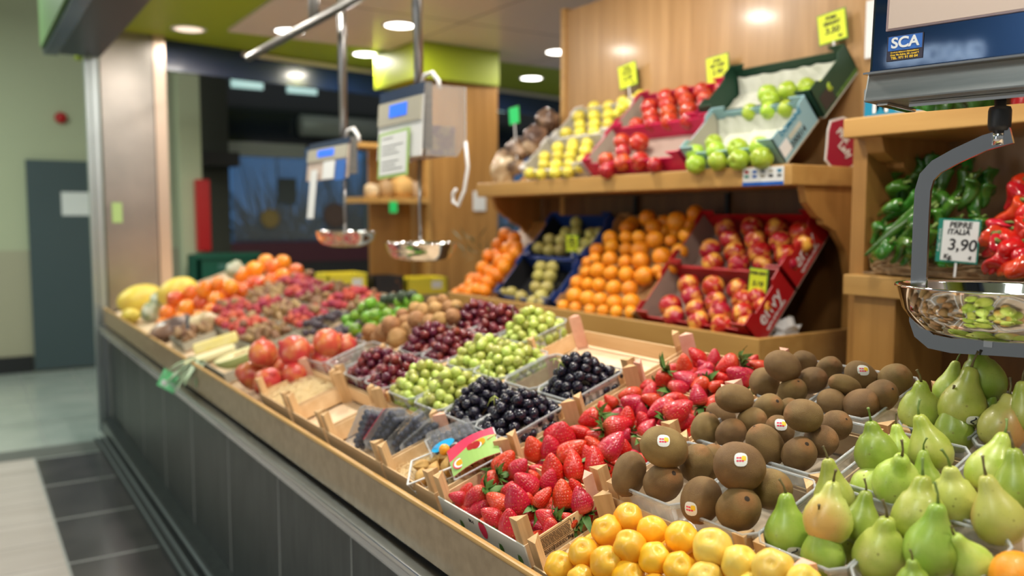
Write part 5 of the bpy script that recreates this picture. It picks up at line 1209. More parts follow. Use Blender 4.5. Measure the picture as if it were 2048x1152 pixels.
end_text(GB1, 'DOMAINE', .030, 'teal_box', .11, .095, 0); end_text(GB1, '1200014', .034, 'ink', .10, .03, 0)
link('hand_slot', MB().box(.07, .15, -.0012, -.0004, .050, .068).mesh('hand_slot', M['tissue']), GB1)
link('printed_label', MB().box(.008, .06, -.0012, -.0004, .022, .07).mesh('printed_label', M['paper']), GB1)
link('printed_label', MB().box(.02, .09, -.0012, -.0004, .015, .075).mesh('printed_label', M['foodbox']), GB2)
link('printed_stripe', MB().box(.10, .25, -.0012, -.0004, .010, .022).mesh('printed_stripe', M['leaf']), GB2)
def onplane(pl, kind, rows, fn, desc, where, cat, group, h=.055, cols=4, k=1.0, up=.9):
    objs = []
    for j, row in enumerate(rows):
        x, y, r_ = row[:3]; px, py, pr = fn(x, y, r_); hh = row[3] if len(row) > 3 else h
        p = pl.hit(px, py, hh); me = ROUND[kind][j % len(ROUND[kind])]
        objs.append(place(me, p, pr / F_PX * depth(p) * k, quat_z(facing(90 + 70 * math.sin(j * 2.9), up * math.sin(j * 1.7)), j * 1.1)))
    autolabel(objs, desc, where, cat, group, cols); return objs
F5 = lambda x, y, r_: (900 + x / 2.409, 380 + y / 2.409, r_ / 2.409)
F4 = lambda x, y, r_: (1100 + x / 2.88, y / 2.88, r_ / 2.88)
FO = lambda x, y, r_: (1100 + x / 5.2375, 400 + y / 5.2375, r_ / 5.2375)
F3 = lambda x, y, r_: (480 + x / 2.88, 280 + y / 2.88, r_ / 2.88)
F7 = lambda x, y, r_: (940 + x / 6.4, 200 + y / 6.4, r_ / 6.4)
onplane(LOW, 'apple_pink', [(1150, 458, 52), (1268, 468, 54), (1385, 482, 52), (1065, 562, 56), (1168, 515, 54), (1282, 540, 52), (1412, 535, 54), (1082, 612, 54), (1186, 580, 54), (1302, 592, 54), (1410, 598, 56), (1202, 638, 56), (1308, 655, 54), (1430, 652, 50), (1480, 520, 46), (1505, 560, 44)], F5, 'red and yellow apple', 'in front red carton', 'apple', 'apples in the red cartons', .075)
onplane(LOW, 'apple_pink', [(1330, 188, 52), (1455, 185, 54), (1570, 192, 54), (1690, 205, 54), (1352, 240, 52), (1475, 245, 54), (1592, 250, 54), (1258, 290, 54), (1372, 302, 54), (1492, 305, 56), (1612, 312, 52), (1268, 355, 54), (1392, 360, 54), (1507, 362, 50), (1628, 358, 48), (1700, 260, 50)], F5, 'red and yellow apple', 'in rear red carton', 'apple', 'apples in the red cartons', .075)
onplane(LOW, 'orange', [(810, 290, 85), (800, 390, 75), (935, 395, 82), (1020, 190, 90), (1085, 290, 90), (1100, 420, 98), (1330, 230, 112), (1520, 140, 90), (1265, 430, 65), (1430, 370, 85), (1360, 540, 88), (1290, 700, 80), (1175, 595, 106), (1130, 745, 70), (1180, 805, 62), (955, 645, 102), (940, 525, 98), (800, 520, 78), (790, 655, 82), (800, 785, 88), (985, 800, 105), (630, 400, 85), (645, 490, 80), (630, 625, 88), (640, 770, 85), (490, 530, 80), (470, 620, 70), (500, 740, 88), (395, 660, 68), (380, 760, 66), (285, 870, 80), (395, 885, 72), (515, 895, 80), (670, 925, 90), (835, 935, 90), (260, 1010, 95), (400, 1040, 92), (530, 1050, 86), (680, 1080, 88), (850, 1075, 100), (140, 1115, 68), (270, 1135, 68), (420, 1155, 66), (560, 1165, 70), (700, 1175, 72), (850, 1180, 72), (860, 250, 80, .05), (1200, 240, 85, .05), (1450, 260, 85, .05), (1330, 330, 85, .05), (1200, 330, 80, .04), (930, 800, 70, .05)], FO, 'bright orange', 'of wooden tray pile', 'orange', 'oranges in the lower tray', .085, 6)
onplane(LOW, 'mandarin', [(1530, 545, 42), (1580, 570, 44), (1490, 605, 42), (1545, 630, 44), (1435, 670, 42), (1500, 700, 46), (1590, 655, 42), (1400, 738, 42), (1445, 765, 44), (1520, 735, 42), (1375, 805, 42), (1335, 800, 36), (1330, 835, 40), (1430, 820, 44), (1290, 868, 40), (1370, 862, 42), (1330, 878, 40), (1480, 665, 38), (1545, 690, 40), (1480, 780, 40), (1410, 870, 38), (1570, 610, 40), (1250, 885, 34), (1600, 620, 36)], F3, 'orange mandarin', 'of mandarin pile', 'mandarin', 'mandarins at the left end of the lower tray', .07, 5)
onplane(LOW, 'quince', [(1735, 735, 40), (1800, 735, 40), (1720, 785, 38), (1785, 790, 42), (1705, 850, 38), (1770, 850, 40), (1735, 905, 44), (1690, 935, 40), (1740, 945, 36), (1620, 905, 38), (1565, 880, 36), (1510, 880, 34)], F3, 'small yellow pear', 'in front blue crate', 'pear', 'small pears in the blue crates', .07)
onplane(LOW, 'quince', [(430, 282, 32), (480, 240, 30), (480, 292, 32), (532, 290, 32), (535, 245, 30), (560, 205, 30), (610, 160, 32), (612, 205, 30), (680, 212, 32), (650, 262, 32), (700, 255, 30), (640, 300, 30), (720, 205, 28)], F5, 'small yellow pear', 'in rear blue crate', 'pear', 'small pears in the blue crates', .07)
onplane(UP, 'apple_yellow', [(770, 942, 76), (908, 955, 74), (1090, 940, 84), (1260, 930, 82), (950, 830, 80), (1110, 840, 82), (1270, 830, 80), (960, 735, 80), (1130, 720, 80), (1290, 720, 80), (1440, 780, 80), (1130, 620, 86), (1310, 630, 84), (1480, 660, 84), (1320, 570, 80), (1500, 570, 84), (1410, 870, 70)], F7, 'yellow apple', 'in front pale carton', 'apple', 'yellow apples on the upper shelf', .05)
onplane(UP, 'apple_yellow', [(1235, 430, 82), (1410, 430, 80), (1590, 420, 84), (1740, 410, 74), (1410, 330, 82), (1600, 320, 82), (1770, 310, 80), (1400, 220, 84), (1590, 210, 84), (1780, 200, 84), (1590, 100, 84), (1780, 90, 84), (1950, 110, 80), (1960, 30, 80), (2050, 60, 80), (1880, 180, 60), (2120, 0, 76), (2180, -60, 70)], F7, 'yellow apple', 'in rear pale carton', 'apple', 'yellow apples on the upper shelf', .05)
onplane(UP, 'apple_red', [(325, 925, 48), (328, 985, 48), (415, 818, 48), (515, 822, 56), (420, 875, 46), (422, 938, 52), (518, 930, 55), (605, 950, 44)], F4, 'red apple', 'in front pink carton', 'apple', 'red apples on the upper shelf', .06)
onplane(UP, 'apple_red', [(575, 622, 52), (582, 672, 50), (592, 715, 50), (500, 722, 44), (668, 565, 52), (680, 605, 50), (685, 652, 52), (692, 702, 52), (770, 545, 52), (790, 588, 50), (798, 640, 54), (800, 695, 52), (878, 530, 52), (898, 572, 52), (892, 612, 48), (985, 512, 44)], F4, 'red apple', 'in rear pink carton', 'apple', 'red apples on the upper shelf', .06)
onplane(UP, 'apple_green', [(838, 885, 54), (945, 828, 52), (955, 872, 56), (840, 948, 56), (965, 930, 58), (1083, 858, 62), (1087, 922, 62), (1210, 848, 62), (1218, 912, 66)], F4, 'green apple', 'in light blue carton', 'apple', 'green apples on the upper shelf', .065)
onplane(UP, 'apple_green', [(1255, 545, 58), (1272, 582, 56), (1265, 638, 54), (1160, 648, 52), (1370, 525, 58), (1480, 502, 54), (1482, 555, 54), (1365, 628, 52), (1575, 505, 50)], F4, 'green apple', 'in dark green carton', 'apple', 'green apples on the upper shelf', .065)
# crumpled tissue sheets lining the green apple cartons
def tissue(pl, u0, u1, y0, y1, label, h0=.012):
    mb = MB(); nu, ny = 12, 16
    g = [[mb.b.verts.new(pl.at(u0 + (u1 - u0) * a / nu, y0 + (y1 - y0) * b / ny, h0 + .018 * abs(noise.noise(Vector((a * .6, b * .6, u0 * 9)))) + (.05 * max(0, a - nu + 2) / 2))) for b in range(ny + 1)] for a in range(nu + 1)]
    for a in range(nu):
        for b in range(ny): mb.b.faces.new((g[a][b], g[a][b + 1], g[a + 1][b + 1], g[a + 1][b]))
    tag(link('tissue_paper', mb.mesh('tissue_paper', M['tissue'], False)), label, 'paper')
tissue(UP, .01, .222, 1.975, 2.39, 'crumpled grey paper lining the light blue apple carton')
tissue(UP, .25, .485, 1.955, 2.46, 'crumpled pale paper lining the dark green apple carton')
# bags of nuts and dried fruit at the left of the upper shelf
for k, (x, y, r_, u, m_, l) in enumerate(((1010, 322, .07, .02, 'nut', 'clear bag of pale nuts at the left end of the upper shelf'), (1035, 300, .075, .06, 'dry_brown', 'bag of brown dried fruit beside the pale nuts'), (1030, 335, .05, .02, 'dry_brown', 'low bag of brown dried fruit at the shelf edge'), (1070, 275, .07, .07, 'dry_brown', 'bag of brown dried fruit in the middle of the bag heap'), (1095, 240, .075, .07, 'dry_brown', 'uppermost bag of brown dried fruit beside the yellow apples'), (1062, 295, .05, .05, 'nut', 'tan bag of nuts under the middle brown bag'))):
    p = UP.hit(x, y, u); lump('dried_fruit_bag', M[m_], p, (r_ * .75, r_, r_ * .8), quat_z(UP.n, k), l, 'bag', k, .3)
p = UP.hit(1012, 325, .03)
lump('nut_bag', M['nut'], Vector((2.43, 3.83, 1.745)), (.055, .085, .075), quat_z((0, .25, 1)), 'pointed clear bag of pale nuts at the very left end of the upper shelf', 'bag', 9, .3)
# price cards with sticks
def price(px, py, w, h, ax, c, lines, label, tilt=0, card='yellow_card', stick=.0, y=None, sz=(.022, .022, .034)):
    p = flat(px, py, ax, c); root = empty('price_card', m=frame(p, (0, -1, 0), (0, 0, 1)) @ Matrix.Rotation(math.radians(tilt), 4, 'Z') @ Matrix.Rotation(math.radians(8), 4, 'Y')); tag(root, label, 'price card', 'yellow handwritten price cards')
    o = link('card', MB().box(-w / 2, w / 2, -h / 2, h / 2, -.0012, .0012).mesh('card', M[card]), root); link('card_border', MB().box(-w / 2 - .004, w / 2 + .004, -h / 2 - .004, h / 2 + .004, -.0024, -.0013).mesh('card_border', mat('card_border_green', (.10, .30, .05), .5)), root)
    n = len(lines); yy = [h * .33, h * .14, -h * .12, -h * .36] if n > 3 else [h * .30, -.0, -h * .3]
    for k, s in enumerate(lines): text(s, sz[min(k, 2)] * h / .12 if k < 2 else sz[2] * h / .12 * (1 if k == 2 else .5), M['ink'], Matrix.Translation((0 if k != 3 else w * .28, yy[k], .0016)), root, 'handwriting', bold=.0008, shear=.15, sx=1.1 if k > 1 else .8)
    if stick: link('stick', MB().box(-.004, .004, -h / 2 - stick, -h / 2, -.002, -.0005).mesh('stick', M['plastic_white']), root)
    return root
price(1255, 151, .105, .105, 'X', 2.70, ['POMA', 'GOLDEN', '2.20', 'kg'], 'yellow price card above the yellow apples', 10, stick=.05)
price(1435, 138, .105, .105, 'X', 2.70, ['POMA', 'RED CHIEF', '2.90', 'kg'], 'yellow price card above the red apples', 6, stick=.06)
price(1664, 54, .105, .105, 'X', 2.71, ['POMA', 'GRANNY', '3.50', 'kg'], 'yellow price card high on the wall panel by the scale', 8, stick=.10)
price(1144, 487, .075, .075, 'X', 2.44, ['PERA', 'ERCOLINI', '2.70', 'kg'], 'yellow price card in the blue crates of small pears', 0, stick=.08)
price(1516, 562, .068, .082, 'X', 2.36, ['POMA ENVY', '', '3.60', 'kg'], 'yellow price card in the front red apple carton', -4, stick=.03)
price(1028, 231, .072, .082, 'X', 2.45, ['', '', '', ''], 'green card on a stick above the bags of dried fruit', 6, 'green_card', stick=.26)
# pink lady style shield sign in the corner
q = [(1688, 237), (1664, 244), (1659, 262), (1657, 290), (1654, 318), (1664, 331), (1694, 336), (1710, 326), (1721, 303), (1720, 278), (1711, 258), (1701, 244)]
root = empty('shield_sign', loc=flat(1688, 287, 'Y', 1.90)); tag(root, 'crimson shield shaped fruit sign with white script in the shelf corner', 'sign')
pts = [flat(x, y, 'Y', 1.90) for x, y in q]; cc = root.location.copy()
link('sign_back', MB().prism([(p - cc) * 1.08 + Vector((0, .002, 0)) for p in pts], (0, .003, 0)).mesh('sign_back', M['sticker']), root)
link('sign_face', MB().prism([(p - cc) for p in pts], (0, .003, 0)).mesh('sign_face', mat('sign_crimson', (.36, .004, .04), .4)), root)
sm = frame((0, 0, 0), (1, 0, 0), (0, 0, 1)); text('Pink', .042, M['sticker'], Matrix.Translation((-.012, -.0022, .028)) @ sm @ Matrix.Rotation(-.55, 4, 'Z'), root, bold=.001, shear=.3); text('Lady', .042, M['sticker'], Matrix.Translation((.002, -.0022, -.020)) @ sm @ Matrix.Rotation(-.55, 4, 'Z'), root, bold=.001, shear=.3)
# crumpled bag and small notice
mb = MB(); p = flat(1608, 650, 'X', 2.40)
def fn(r, z, t): v = Vector((r * math.cos(t), r * math.sin(t), z)); return v * (1 + .5 * noise.noise(v * 22))
mb.lathe([(0, -.03), (.05, -.03), (.075, -.01), (.07, .03), (.045, .055), (.06, .085), (.03, .09)], 26, None, fn); tag(link('plastic_bag', mb.mesh('plastic_bag', M['bag']), loc=(2.42, 1.97, 1.04)), 'crumpled clear plastic bag at the right end of the lower tray', 'bag')
p = flat(961, 402, 'Y', 5.6); tag(link('small_notice', MB().box(p.x - .055, p.x + .055, 5.612, 5.618, p.z - .075, p.z + .075).mesh('small_notice', M['paper'])), 'small white notice on the right edge of the wooden column', 'notice')
o = tag(link('white_card', MB().box(2.728, 2.735, 1.79, 1.90, 2.06, 2.26).mesh('white_card', M['paper'])), 'white sheet on the wall panel beside the near scale', 'notice')
# twigs with leaves by the mandarins
mb = MB(); base = LOW.hit(955, 500, .08)
for k in range(30):
    a = R.uniform(0, 6.28); d = Vector((R.uniform(-1, .2), R.uniform(-.4, 1), R.uniform(-.1, .8))).normalized(); L = R.uniform(.05, .12); s_ = d.cross(Vector((0, 0, 1))).normalized() * .008; b0 = base + Vector((R.uniform(-.06, .06), R.uniform(-.06, .10), R.uniform(-.04, .06)))
    mb.poly([b0, b0 + d * L * .5 + s_, b0 + d * L, b0 + d * L * .5 - s_])
tag(link('mandarin_leaves', mb.mesh('mandarin_leaves', mat('leaf_grey_green', (.10, .16, .07), .5))), 'sprig of green leaves beside the mandarin pile', 'leaves', kind='stuff')

# ============================================================ PEPPERS, BASKETS, UPPER CARTONS
def pepper_mesh(seed, kind, n=14):
    mb = MB(); rr = random.Random(seed); L = 1.0; pts = []; rad = []; b = rr.uniform(-.12, .12); b2 = rr.uniform(-.08, .08)
    for i_ in range(n + 1):
        t = i_ / n; pts.append(Vector((b * math.sin(t * PI) + b2 * math.sin(t * 2 * PI), b2 * .6 * math.sin(t * PI * 1.3), L * (t - .5)))); rad.append(.115 * (1 - t) ** .55 * (1 + .10 * math.sin(t * 9 + seed)) * (1 if t > .04 else .8) + .012)
    # lobed tube
    for i_ in range(len(pts)): pass
    rings = []
    for p, r_ in zip(pts, rad):
        rings.append([mb.b.verts.new(p + Vector((math.cos(a), math.sin(a), 0)) * r_ * (1 + .14 * math.cos(3 * a + seed + p.z * 2) + .08 * noise.noise(Vector((p.z * 6, a, seed))))) for a in [2 * PI * k / 16 for k in range(16)]])
    for r0, r1 in zip(rings, rings[1:]):
        for k in range(16): mb.b.faces.new((r0[k], r0[(k + 1) % 16], r1[(k + 1) % 16], r1[k]))
    mb.b.faces.new(rings[0][::-1]); mb.b.faces.new(rings[-1]); return mb.mesh('pepper', M['pepper_' + kind], True)
PEPM = {k: [pepper_mesh(i_ + 3, k) for i_ in range(4)] for k in ('green', 'red')}
PSTEM = MB().tube([(0, 0, -.49), (.01, 0, -.56), (.05, .01, -.64)], [.05, .022, .026], 8).mesh('stem', M['stem_green'], True)
def pepper(kind, a, b, w, k):
    """a stem end, b tip, real points"""
    v = b - a; o = place(PEPM[kind][k % 4], (a + b) / 2, v.length, quat_z(v, k * 1.9)); o.scale = (w / .25, w / .25, v.length); link('stem', PSTEM, o); return o
F6 = lambda x, y: (1650 + x / 2.88, 380 + y / 2.88)
gp = [(490, 150, 225, 380), (350, 330, 255, 420), (490, 60, 318, 205), (400, 95, 298, 145), (495, 235, 345, 345), (440, -10, 365, 90), (565, 30, 495, 175), (560, 180, 492, 335), (600, 260, 525, 400), (470, 330, 380, 420), (540, 330, 430, 430), (590, 110, 510, 165), (740, 90, 690, 200), (830, -20, 780, 130), (640, 150, 655, 290),
      (700, 400, 655, 440), (520, -60, 440, 60), (600, -60, 560, 60), (700, -80, 640, 60), (780, -60, 720, 110), (880, 60, 900, 190), (860, 180, 860, 300), (470, 250, 290, 300), (420, 230, 280, 270), (560, 380, 480, 430), (760, 200, 700, 330), (620, 350, 640, 430), (330, 230, 265, 310), (900, 180, 880, 260), (800, 330, 780, 420), (660, 50, 700, 160), (480, 0, 420, 130), (610, 40, 600, 180), (880, -60, 870, 70), (940, 0, 900, 110), (960, -80, 960, 40),
      (430, -110, 330, -20), (520, -150, 480, -40), (620, -170, 600, -60), (720, -180, 700, -70), (820, -160, 800, -60)]
objs = []
for k, (x0, y0, x1, y1) in enumerate(gp):
    h0, h1 = (.16, .09) if k < 15 else (.11, .07)
    x0, y0 = x0 + (x0 - x1) * .3, y0 + (y0 - y1) * .3
    objs.append(pepper('green', PEP.hit(*F6(x0, y0), h0 - (k % 3) * .012), PEP.hit(*F6(x1, y1), h1 - (k % 3) * .012), .038 + .005 * (k % 3), k))
autolabel(objs, 'long green pepper', 'of green pepper heap', 'pepper', 'green peppers on the shelf', 6)
rp = [(1000, 300, 905, 378), (1040, 330, 905, 480), (1140, 60, 968, 212), (1080, 230, 1010, 370), (1160, 180, 1062, 320), (1150, 300, 935, 475), (1170, 420, 985, 485), (1180, 10, 1036, 110), (975, 255, 925, 292), (1050, 190, 975, 320), (1200, 380, 1100, 470), (1220, 240, 1110, 400), (1240, 90, 1120, 230), (1260, 330, 1180, 460), (1160, -60, 1080, 60), (1260, -40, 1160, 120)]
objs = []
for k, (x0, y0, x1, y1) in enumerate(rp): objs.append(pepper('red', PEP.hit(*F6(x0, y0), .15 - (k % 2) * .02), PEP.hit(*F6(x1, y1), .09), .056, k))
autolabel(objs, 'long red pepper', 'of red pepper heap', 'pepper', 'red peppers on the shelf', 4)
def wicker(y0, y1, label):
    root = empty('wicker_basket', loc=(2.565, (y0 + y1) / 2, 1.322)); tag(root, label, 'basket', 'wicker baskets on the pepper shelf'); L = (y1 - y0) / 2; W = .19
    mb = MB(); rr = random.Random(3)
    for lay in range(9):
        z = .008 + lay * .008
        for s_ in range(2):
            ph = rr.uniform(0, 6); ring = []
            for k in range(49):
                a = 2 * PI * k / 48; g = (1 + .035 * lay / 7) + .02 * math.sin(a * 18 + ph + s_ * PI); ca, sa = math.cos(a), math.sin(a)
                ring.append(Vector((W * g * math.copysign(abs(ca) ** .6, ca), L * g * math.copysign(abs(sa) ** .5, sa), z + .003 * math.sin(a * 18 + ph))))
            mb.tube(ring, .0042, 5, False)
    link('woven_wall', mb.mesh('woven_wall', M['wicker'], True), root)
    link('basket_floor', MB().box(-W * .9, W * .9, -L * .95, L * .95, 0, .006).mesh('basket_floor', M['wicker']), root)
    mb = MB()
    for s_ in (-1, 0, 1): mb.tube([Vector((-W - .012 + .004 * s_ * math.sin(k), .07 * math.cos(PI * k / 12), .05 + .055 * math.sin(PI * k / 12) + .003 * s_)) for k in range(13)], .0045, 6)
    link('handle', mb.mesh('handle', M['wicker'], True), root, loc=(0, L * .38, 0))
wicker(1.165, 1.66, 'wicker basket with a twisted handle under the green peppers'); wicker(.60, 1.15, 'wicker basket under the red peppers at the right edge')
sg = flat(1916, 482, 'X', 2.30); root = empty('price_sign', m=frame(sg, (.15, -1, 0), (0, .05, 1)) @ Matrix.Rotation(math.radians(-3), 4, 'Z')); tag(root, 'white price sign with green border reading 3,90 in the green peppers', 'price sign')
link('sign_board', MB().box(-.055, .055, -.060, .060, -.002, .001).mesh('sign_board', M['sign_green']), root); link('writing_area', MB().box(-.042, .051, -.055, .055, .0011, .002).mesh('writing_area', M['paper']), root)
for s, z_, x, y in (('PEBRE', .022, .004, .043), ('ITALIÀ', .020, .0, .024), ('3,90', .044, .012, -.012), ('Kg.', .018, -.022, -.045), ('€', .012, .035, -.045)): text(s, z_, M['ink'], Matrix.Translation((x, y, .0022)), root, 'handwriting', bold=.0007, shear=.1)
text('Fruita i verdura', .010, M['paper'], Matrix.Translation((-.049, 0, .0015)) @ Matrix.Rotation(PI / 2, 4, 'Z'), root, 'printed_text')
link('stick', MB().box(-.003, .003, -.10, -.06, -.002, 0).mesh('stick', M['plastic_white']), root)
def carton(y0, y1, m_, label, txt=None):
    root = empty('carton', loc=(2.37, y0, 1.806)); tag(root, label, 'box', 'cartons on the top shelf'); l = y1 - y0; h = .085
    for nm, b in (('front_wall', (0, .005, 0, l, 0, h)), ('back_wall', (.28, .285, 0, l, 0, h)), ('end_wall', (.005, .28, 0, .005, 0, h)), ('end_wall', (.005, .28, l - .005, l, 0, h)), ('box_floor', (.005, .28, .005, l - .005, 0, .005))): link(nm, MB().box(*b).mesh(nm, M[m_]), root)
    if txt:
        for s, z_, y, zz in txt: text(s, z_, M['paper'], frame((-.0008, y, zz), (0, -1, 0), (0, 0, 1)), root, 'printed_text', bold=.0015)
    return root
carton(1.18, 1.645, 'teal_box', 'blue carton with white letters on the top shelf by the scale', [('M', .075, .41, .035), ('Ö', .075, .345, .035), ('Gy', .06, .06, .03)])
carton(.70, 1.165, 'red_box', 'red carton behind the near scale on the top shelf', [('AB', .06, .38, .035)])
objs = []
for k in range(9): 
    y = 1.24 + .045 * k; objs.append(pepper('green', Vector((2.42, y, 1.885)), Vector((2.60, y + .04, 1.90)), .035, k))
autolabel(objs, 'dark green pepper', 'in top blue carton', 'pepper', 'vegetables in the blue carton', 5)

# ============================================================ HANGING SCALES
def pan(root, c, rx, ry, deep, name='pan'):
    mb = MB(); pr = [(0, -deep), (.55, -deep), (.78, -deep * .86), (.92, -deep * .5), (.985, -.004), (1.0, 0), (1.025, .001), (1.03, -.003), (1.005, -.004), (.945, -deep * .5), (.80, -deep * .90), (.56, -deep * 1.03), (0, -deep * 1.03)]
    mb.lathe([(r_, z) for r_, z in pr], 56, Matrix.Translation(c) @ Matrix.Diagonal((rx, ry, 1, 1))); return link(name, mb.mesh(name, M['chrome'], True), root)
def lathe_z(p0, p1, r_, m_, name, root, n=14): return link(name, MB().tube([p0, p1], r_, n).mesh(name, M[m_], True), root)
# near scale: only its lower part is in the frame
a12 = math.radians(12)
S1 = empty('hanging_scale', m=Matrix.Translation((1.50, .78, 1.70)) @ Matrix.Rotation(a12, 4, 'Z')); tag(S1, 'large near hanging scale with a dark mirror body and steel pan', 'scale', 'hanging scales')
# local: x away from the customer, y along the stall, z up; front face at x = -.06
H0 = .007
link('base_tray', MB().prism([Vector((-.075, -.205, H0)), Vector((.10, -.205, H0)), Vector((.10, -.205, H0 + .051)), Vector((-.058, -.205, H0 + .051))], (0, .41, 0)).mesh('base_tray', M['scale_grey']), S1)
bevel(S1.children[-1], .004)
body = link('body', MB().prism([Vector((-.0575, -.203, H0 + .0515)), Vector((.095, -.203, H0 + .0515)), Vector((.095, -.203, H0 + .36)), Vector((-.0375, -.203, H0 + .36))], (0, .406, 0)).mesh('body', M['body_blue']), S1); bevel(body, .006, 3)
link('edge_trim', MB().box(-.0795, -.058, -.204, .204, H0 + .0485, H0 + .052).mesh('edge_trim', M['chrome']), S1)
fm = frame((-.0580, 0, H0 + .052), (0, -1, 0), (.02, 0, .294))       # on the leaning front face; z of the frame points outward
link('display_frame', MB().box(-.175, .30, .072, .28, .0005, .004, fm).mesh('display_frame', mat('pinkish_frame', (.42, .30, .30), .3, metal=.3)), S1)
dp = link('display_plate', MB().box(-.171, .30, .0755, .28, .004, .005, fm).mesh('display_plate', M['beige']), S1)
lab = link('maker_label', MB().box(-.172, -.110, .018, .062, .0008, .0014, fm).mesh('maker_label', M['label_dark']), S1)
link('label_band', MB().box(-.170, -.112, .036, .061, .0014, .0018, fm).mesh('label_band', M['label_blue']), lab)
text('SCA', .026, M['paper'], fm @ Matrix.Translation((-.141, .0485, .002)), lab, 'printed_text', bold=.0007, sx=1.0)
for s, z_, y in (('Servei de Balances i Automatismes', .0034, .0325), ('Gran Via Asima, 20 - Local 8', .0042, .028), ('TEL. 971 91 00 84', .0062, .0225)): text(s, z_, M['st_yellow'], fm @ Matrix.Translation((-.141, y, .0016)), lab, 'printed_text', bold=.0001)
for k in range(2): link('underside_rail', MB().box(-.05, .09, -.19 + k * .36, -.17 + k * .36, H0 - .006, H0).mesh('underside_rail', M['chrome']), S1)
link('underside_plate', MB().box(-.03, .06, -.14, .14, H0 - .010, H0 - .001).mesh('underside_plate', M['chrome']), S1)
# black swivel, steel arm and pan
hz = -.015
link('swivel', MB().lathe([(0, .018), (.009, .018), (.009, .004), (.016, .002), (.018, -.004), (.018, -.030), (.015, -.038), (0, -.038)], 20, Matrix.Translation((0, 0, hz))).mesh('swivel', M['black'], True), S1)
lathe_z((0, 0, hz - .036), (0, 0, hz - .062), .010, 'chrome', 'hanger_socket', S1)
arm = [(0, -.02, -.062), (0, .02, -.072), (0, .065, -.092), (0, .098, -.110), (0, .114, -.128), (0, .120, -.152), (0, .121, -.20), (0, .121, -.36), (0, .121, -.39), (0, .113, -.412), (0, .095, -.426), (0, .06, -.430), (0, -.02, -.426), (0, -.14, -.422), (0, -.165, -.412), (0, -.18, -.38)]
link('arm', MB().tube([Vector(p) + Vector((0, 0, 0)) for p in arm], .01, 4, flat_=(.0045, .0135)).mesh('arm', M['arm']), S1)
bevel(S1.children[-1], .002)
link('pan_post', MB().box(-.007, .007, -.007, .007, -.426, -.408).mesh('pan_post', M['chrome']), S1)
pan(S1, (.03, -.012, -.322), .145, .175, .086)
link('pan_support', MB().tube([Vector((.03 + .13 * math.cos(t), .150 * math.sin(t) - .01, -.370 - .04 * (1 - abs(math.sin(t)) ** 6))) for t in [PI / 2 - .0 - k * PI / 12 for k in range(13)]], .004, 4, flat_=(.006, .0025)).mesh('pan_support', M['steel']), S1)
for k in range(1): lathe_z((.02, -.02, H0 + .36), (.02, -.02, .85), .018, 'tube', 'hanging_pole', S1)
# the two farther scales
def far_scale(y0, y1, ztop, zbot, zp, label, x0=1.5, papers=(), cl=True, receipt=False, pr=.19):
    yc = (y0 + y1) / 2; S = empty('hanging_scale', loc=(x0, yc, zbot)); tag(S, label, 'scale', 'hanging scales'); H = ztop - zbot; L = (y1 - y0) / 2
    link('back_housing', MB().prism([Vector((0, -L, H * .1)), Vector((.045, -L, H * .1)), Vector((.045, -L, H)), Vector((.015, -L, H))], (0, 2 * L, 0)).mesh('back_housing', M['scale_grey']), S)
    f = frame((0, 0, 0), (0, -1, 0), (.02, 0, H))
    link('front_panel', MB().box(-L, L, 0, H * .96, 0, .006, f).mesh('front_panel', M['plastic_white'] if not papers else M['beige']), S)
    link('top_band', MB().box(-L, L, H * .84, H, .0065, .009, f).mesh('top_band', M['navy']), S)
    d_ = link('display_housing', MB().box(-L, L * .94, H * .50, H * .83, .0065, .012, f).mesh('display_housing', M['grey_card']), S)
    link('display_window', MB().box(-L * .45, L * .35, H * .60, H * .78, .0125, .014, f).mesh('display_window', M['lcd']), d_)
    if cl:
        mb = MB(); pts = [Vector((.012, -L, 0.0)), Vector((.15, -L, 0)), Vector((.19, -L, H * .2)), Vector((.19, -L, H * .97)), Vector((.012, -L, H * .97))]
        mb.prism(pts, (0, -.004, 0)); link('clear_cover', mb.mesh('clear_cover', M['acrylic']), S)
        link('clear_cover', MB().prism([p + Vector((0, 2 * L, 0)) for p in pts], (0, .004, 0)).mesh('clear_cover', M['acrylic']), S)
        link('cover_edge', MB().box(.188, .192, -L - .004, -L, H * .2, H * .97).mesh('cover_edge', M['plastic_white']), S)
        link('wrapped_rolls', MB().box(.03, .15, -L + .01, L - .01, .005, H * .42).mesh('wrapped_rolls', M['purple']), S)
    link('pole', MB().tube([(.09, 0, H), (.09, 0, CEIL - zbot - .03 if zp else H + .4)], .020, 14).mesh('pole', M['tube'], True), S)
    link('pole', MB().tube([(.095, .045, H + .28), (.095, .045, CEIL - zbot - .03)], .010, 10).mesh('pole', M['tube'], True), S)
    link('cable', MB().tube([(.09, -.02, H + .01), (.09, -.05, H + .05), (.10, -.10, H + .055), (.11, -.13, H + .02), (.11, -.14, H - .01)], .009, 8).mesh('cable', M['plastic_white'], True), S)
    link('hanger_rod', MB().tube([(.09, 0, 0), (.09, 0, zp - zbot - .02)], .007, 8).mesh('hanger_rod', M['tube'], True), S)
    pan(S, (.09, 0, zp - zbot), .13, pr, .07)
    return S, f, H, L
S2, f2, H2, L2 = far_scale(2.94, 3.345, 2.015, 1.735, 1.395, 'middle hanging scale with a green edged notice and clear side cover', papers=(), cl=True)
nt2 = link('notice', MB().box(-L2 * .85, L2 * .55, -.075, H2 * .40, .0125, .015, f2 @ Matrix.Rotation(.03, 4, 'Z')).mesh('notice', mat('notice_lime', (.36, .55, .16), .5)), S2)
link('notice_sheet', MB().box(-L2 * .75, L2 * .47, -.062, H2 * .36, .0155, .0165, f2 @ Matrix.Rotation(.03, 4, 'Z')).mesh('notice_sheet', M['paper']), nt2)
mb = MB()
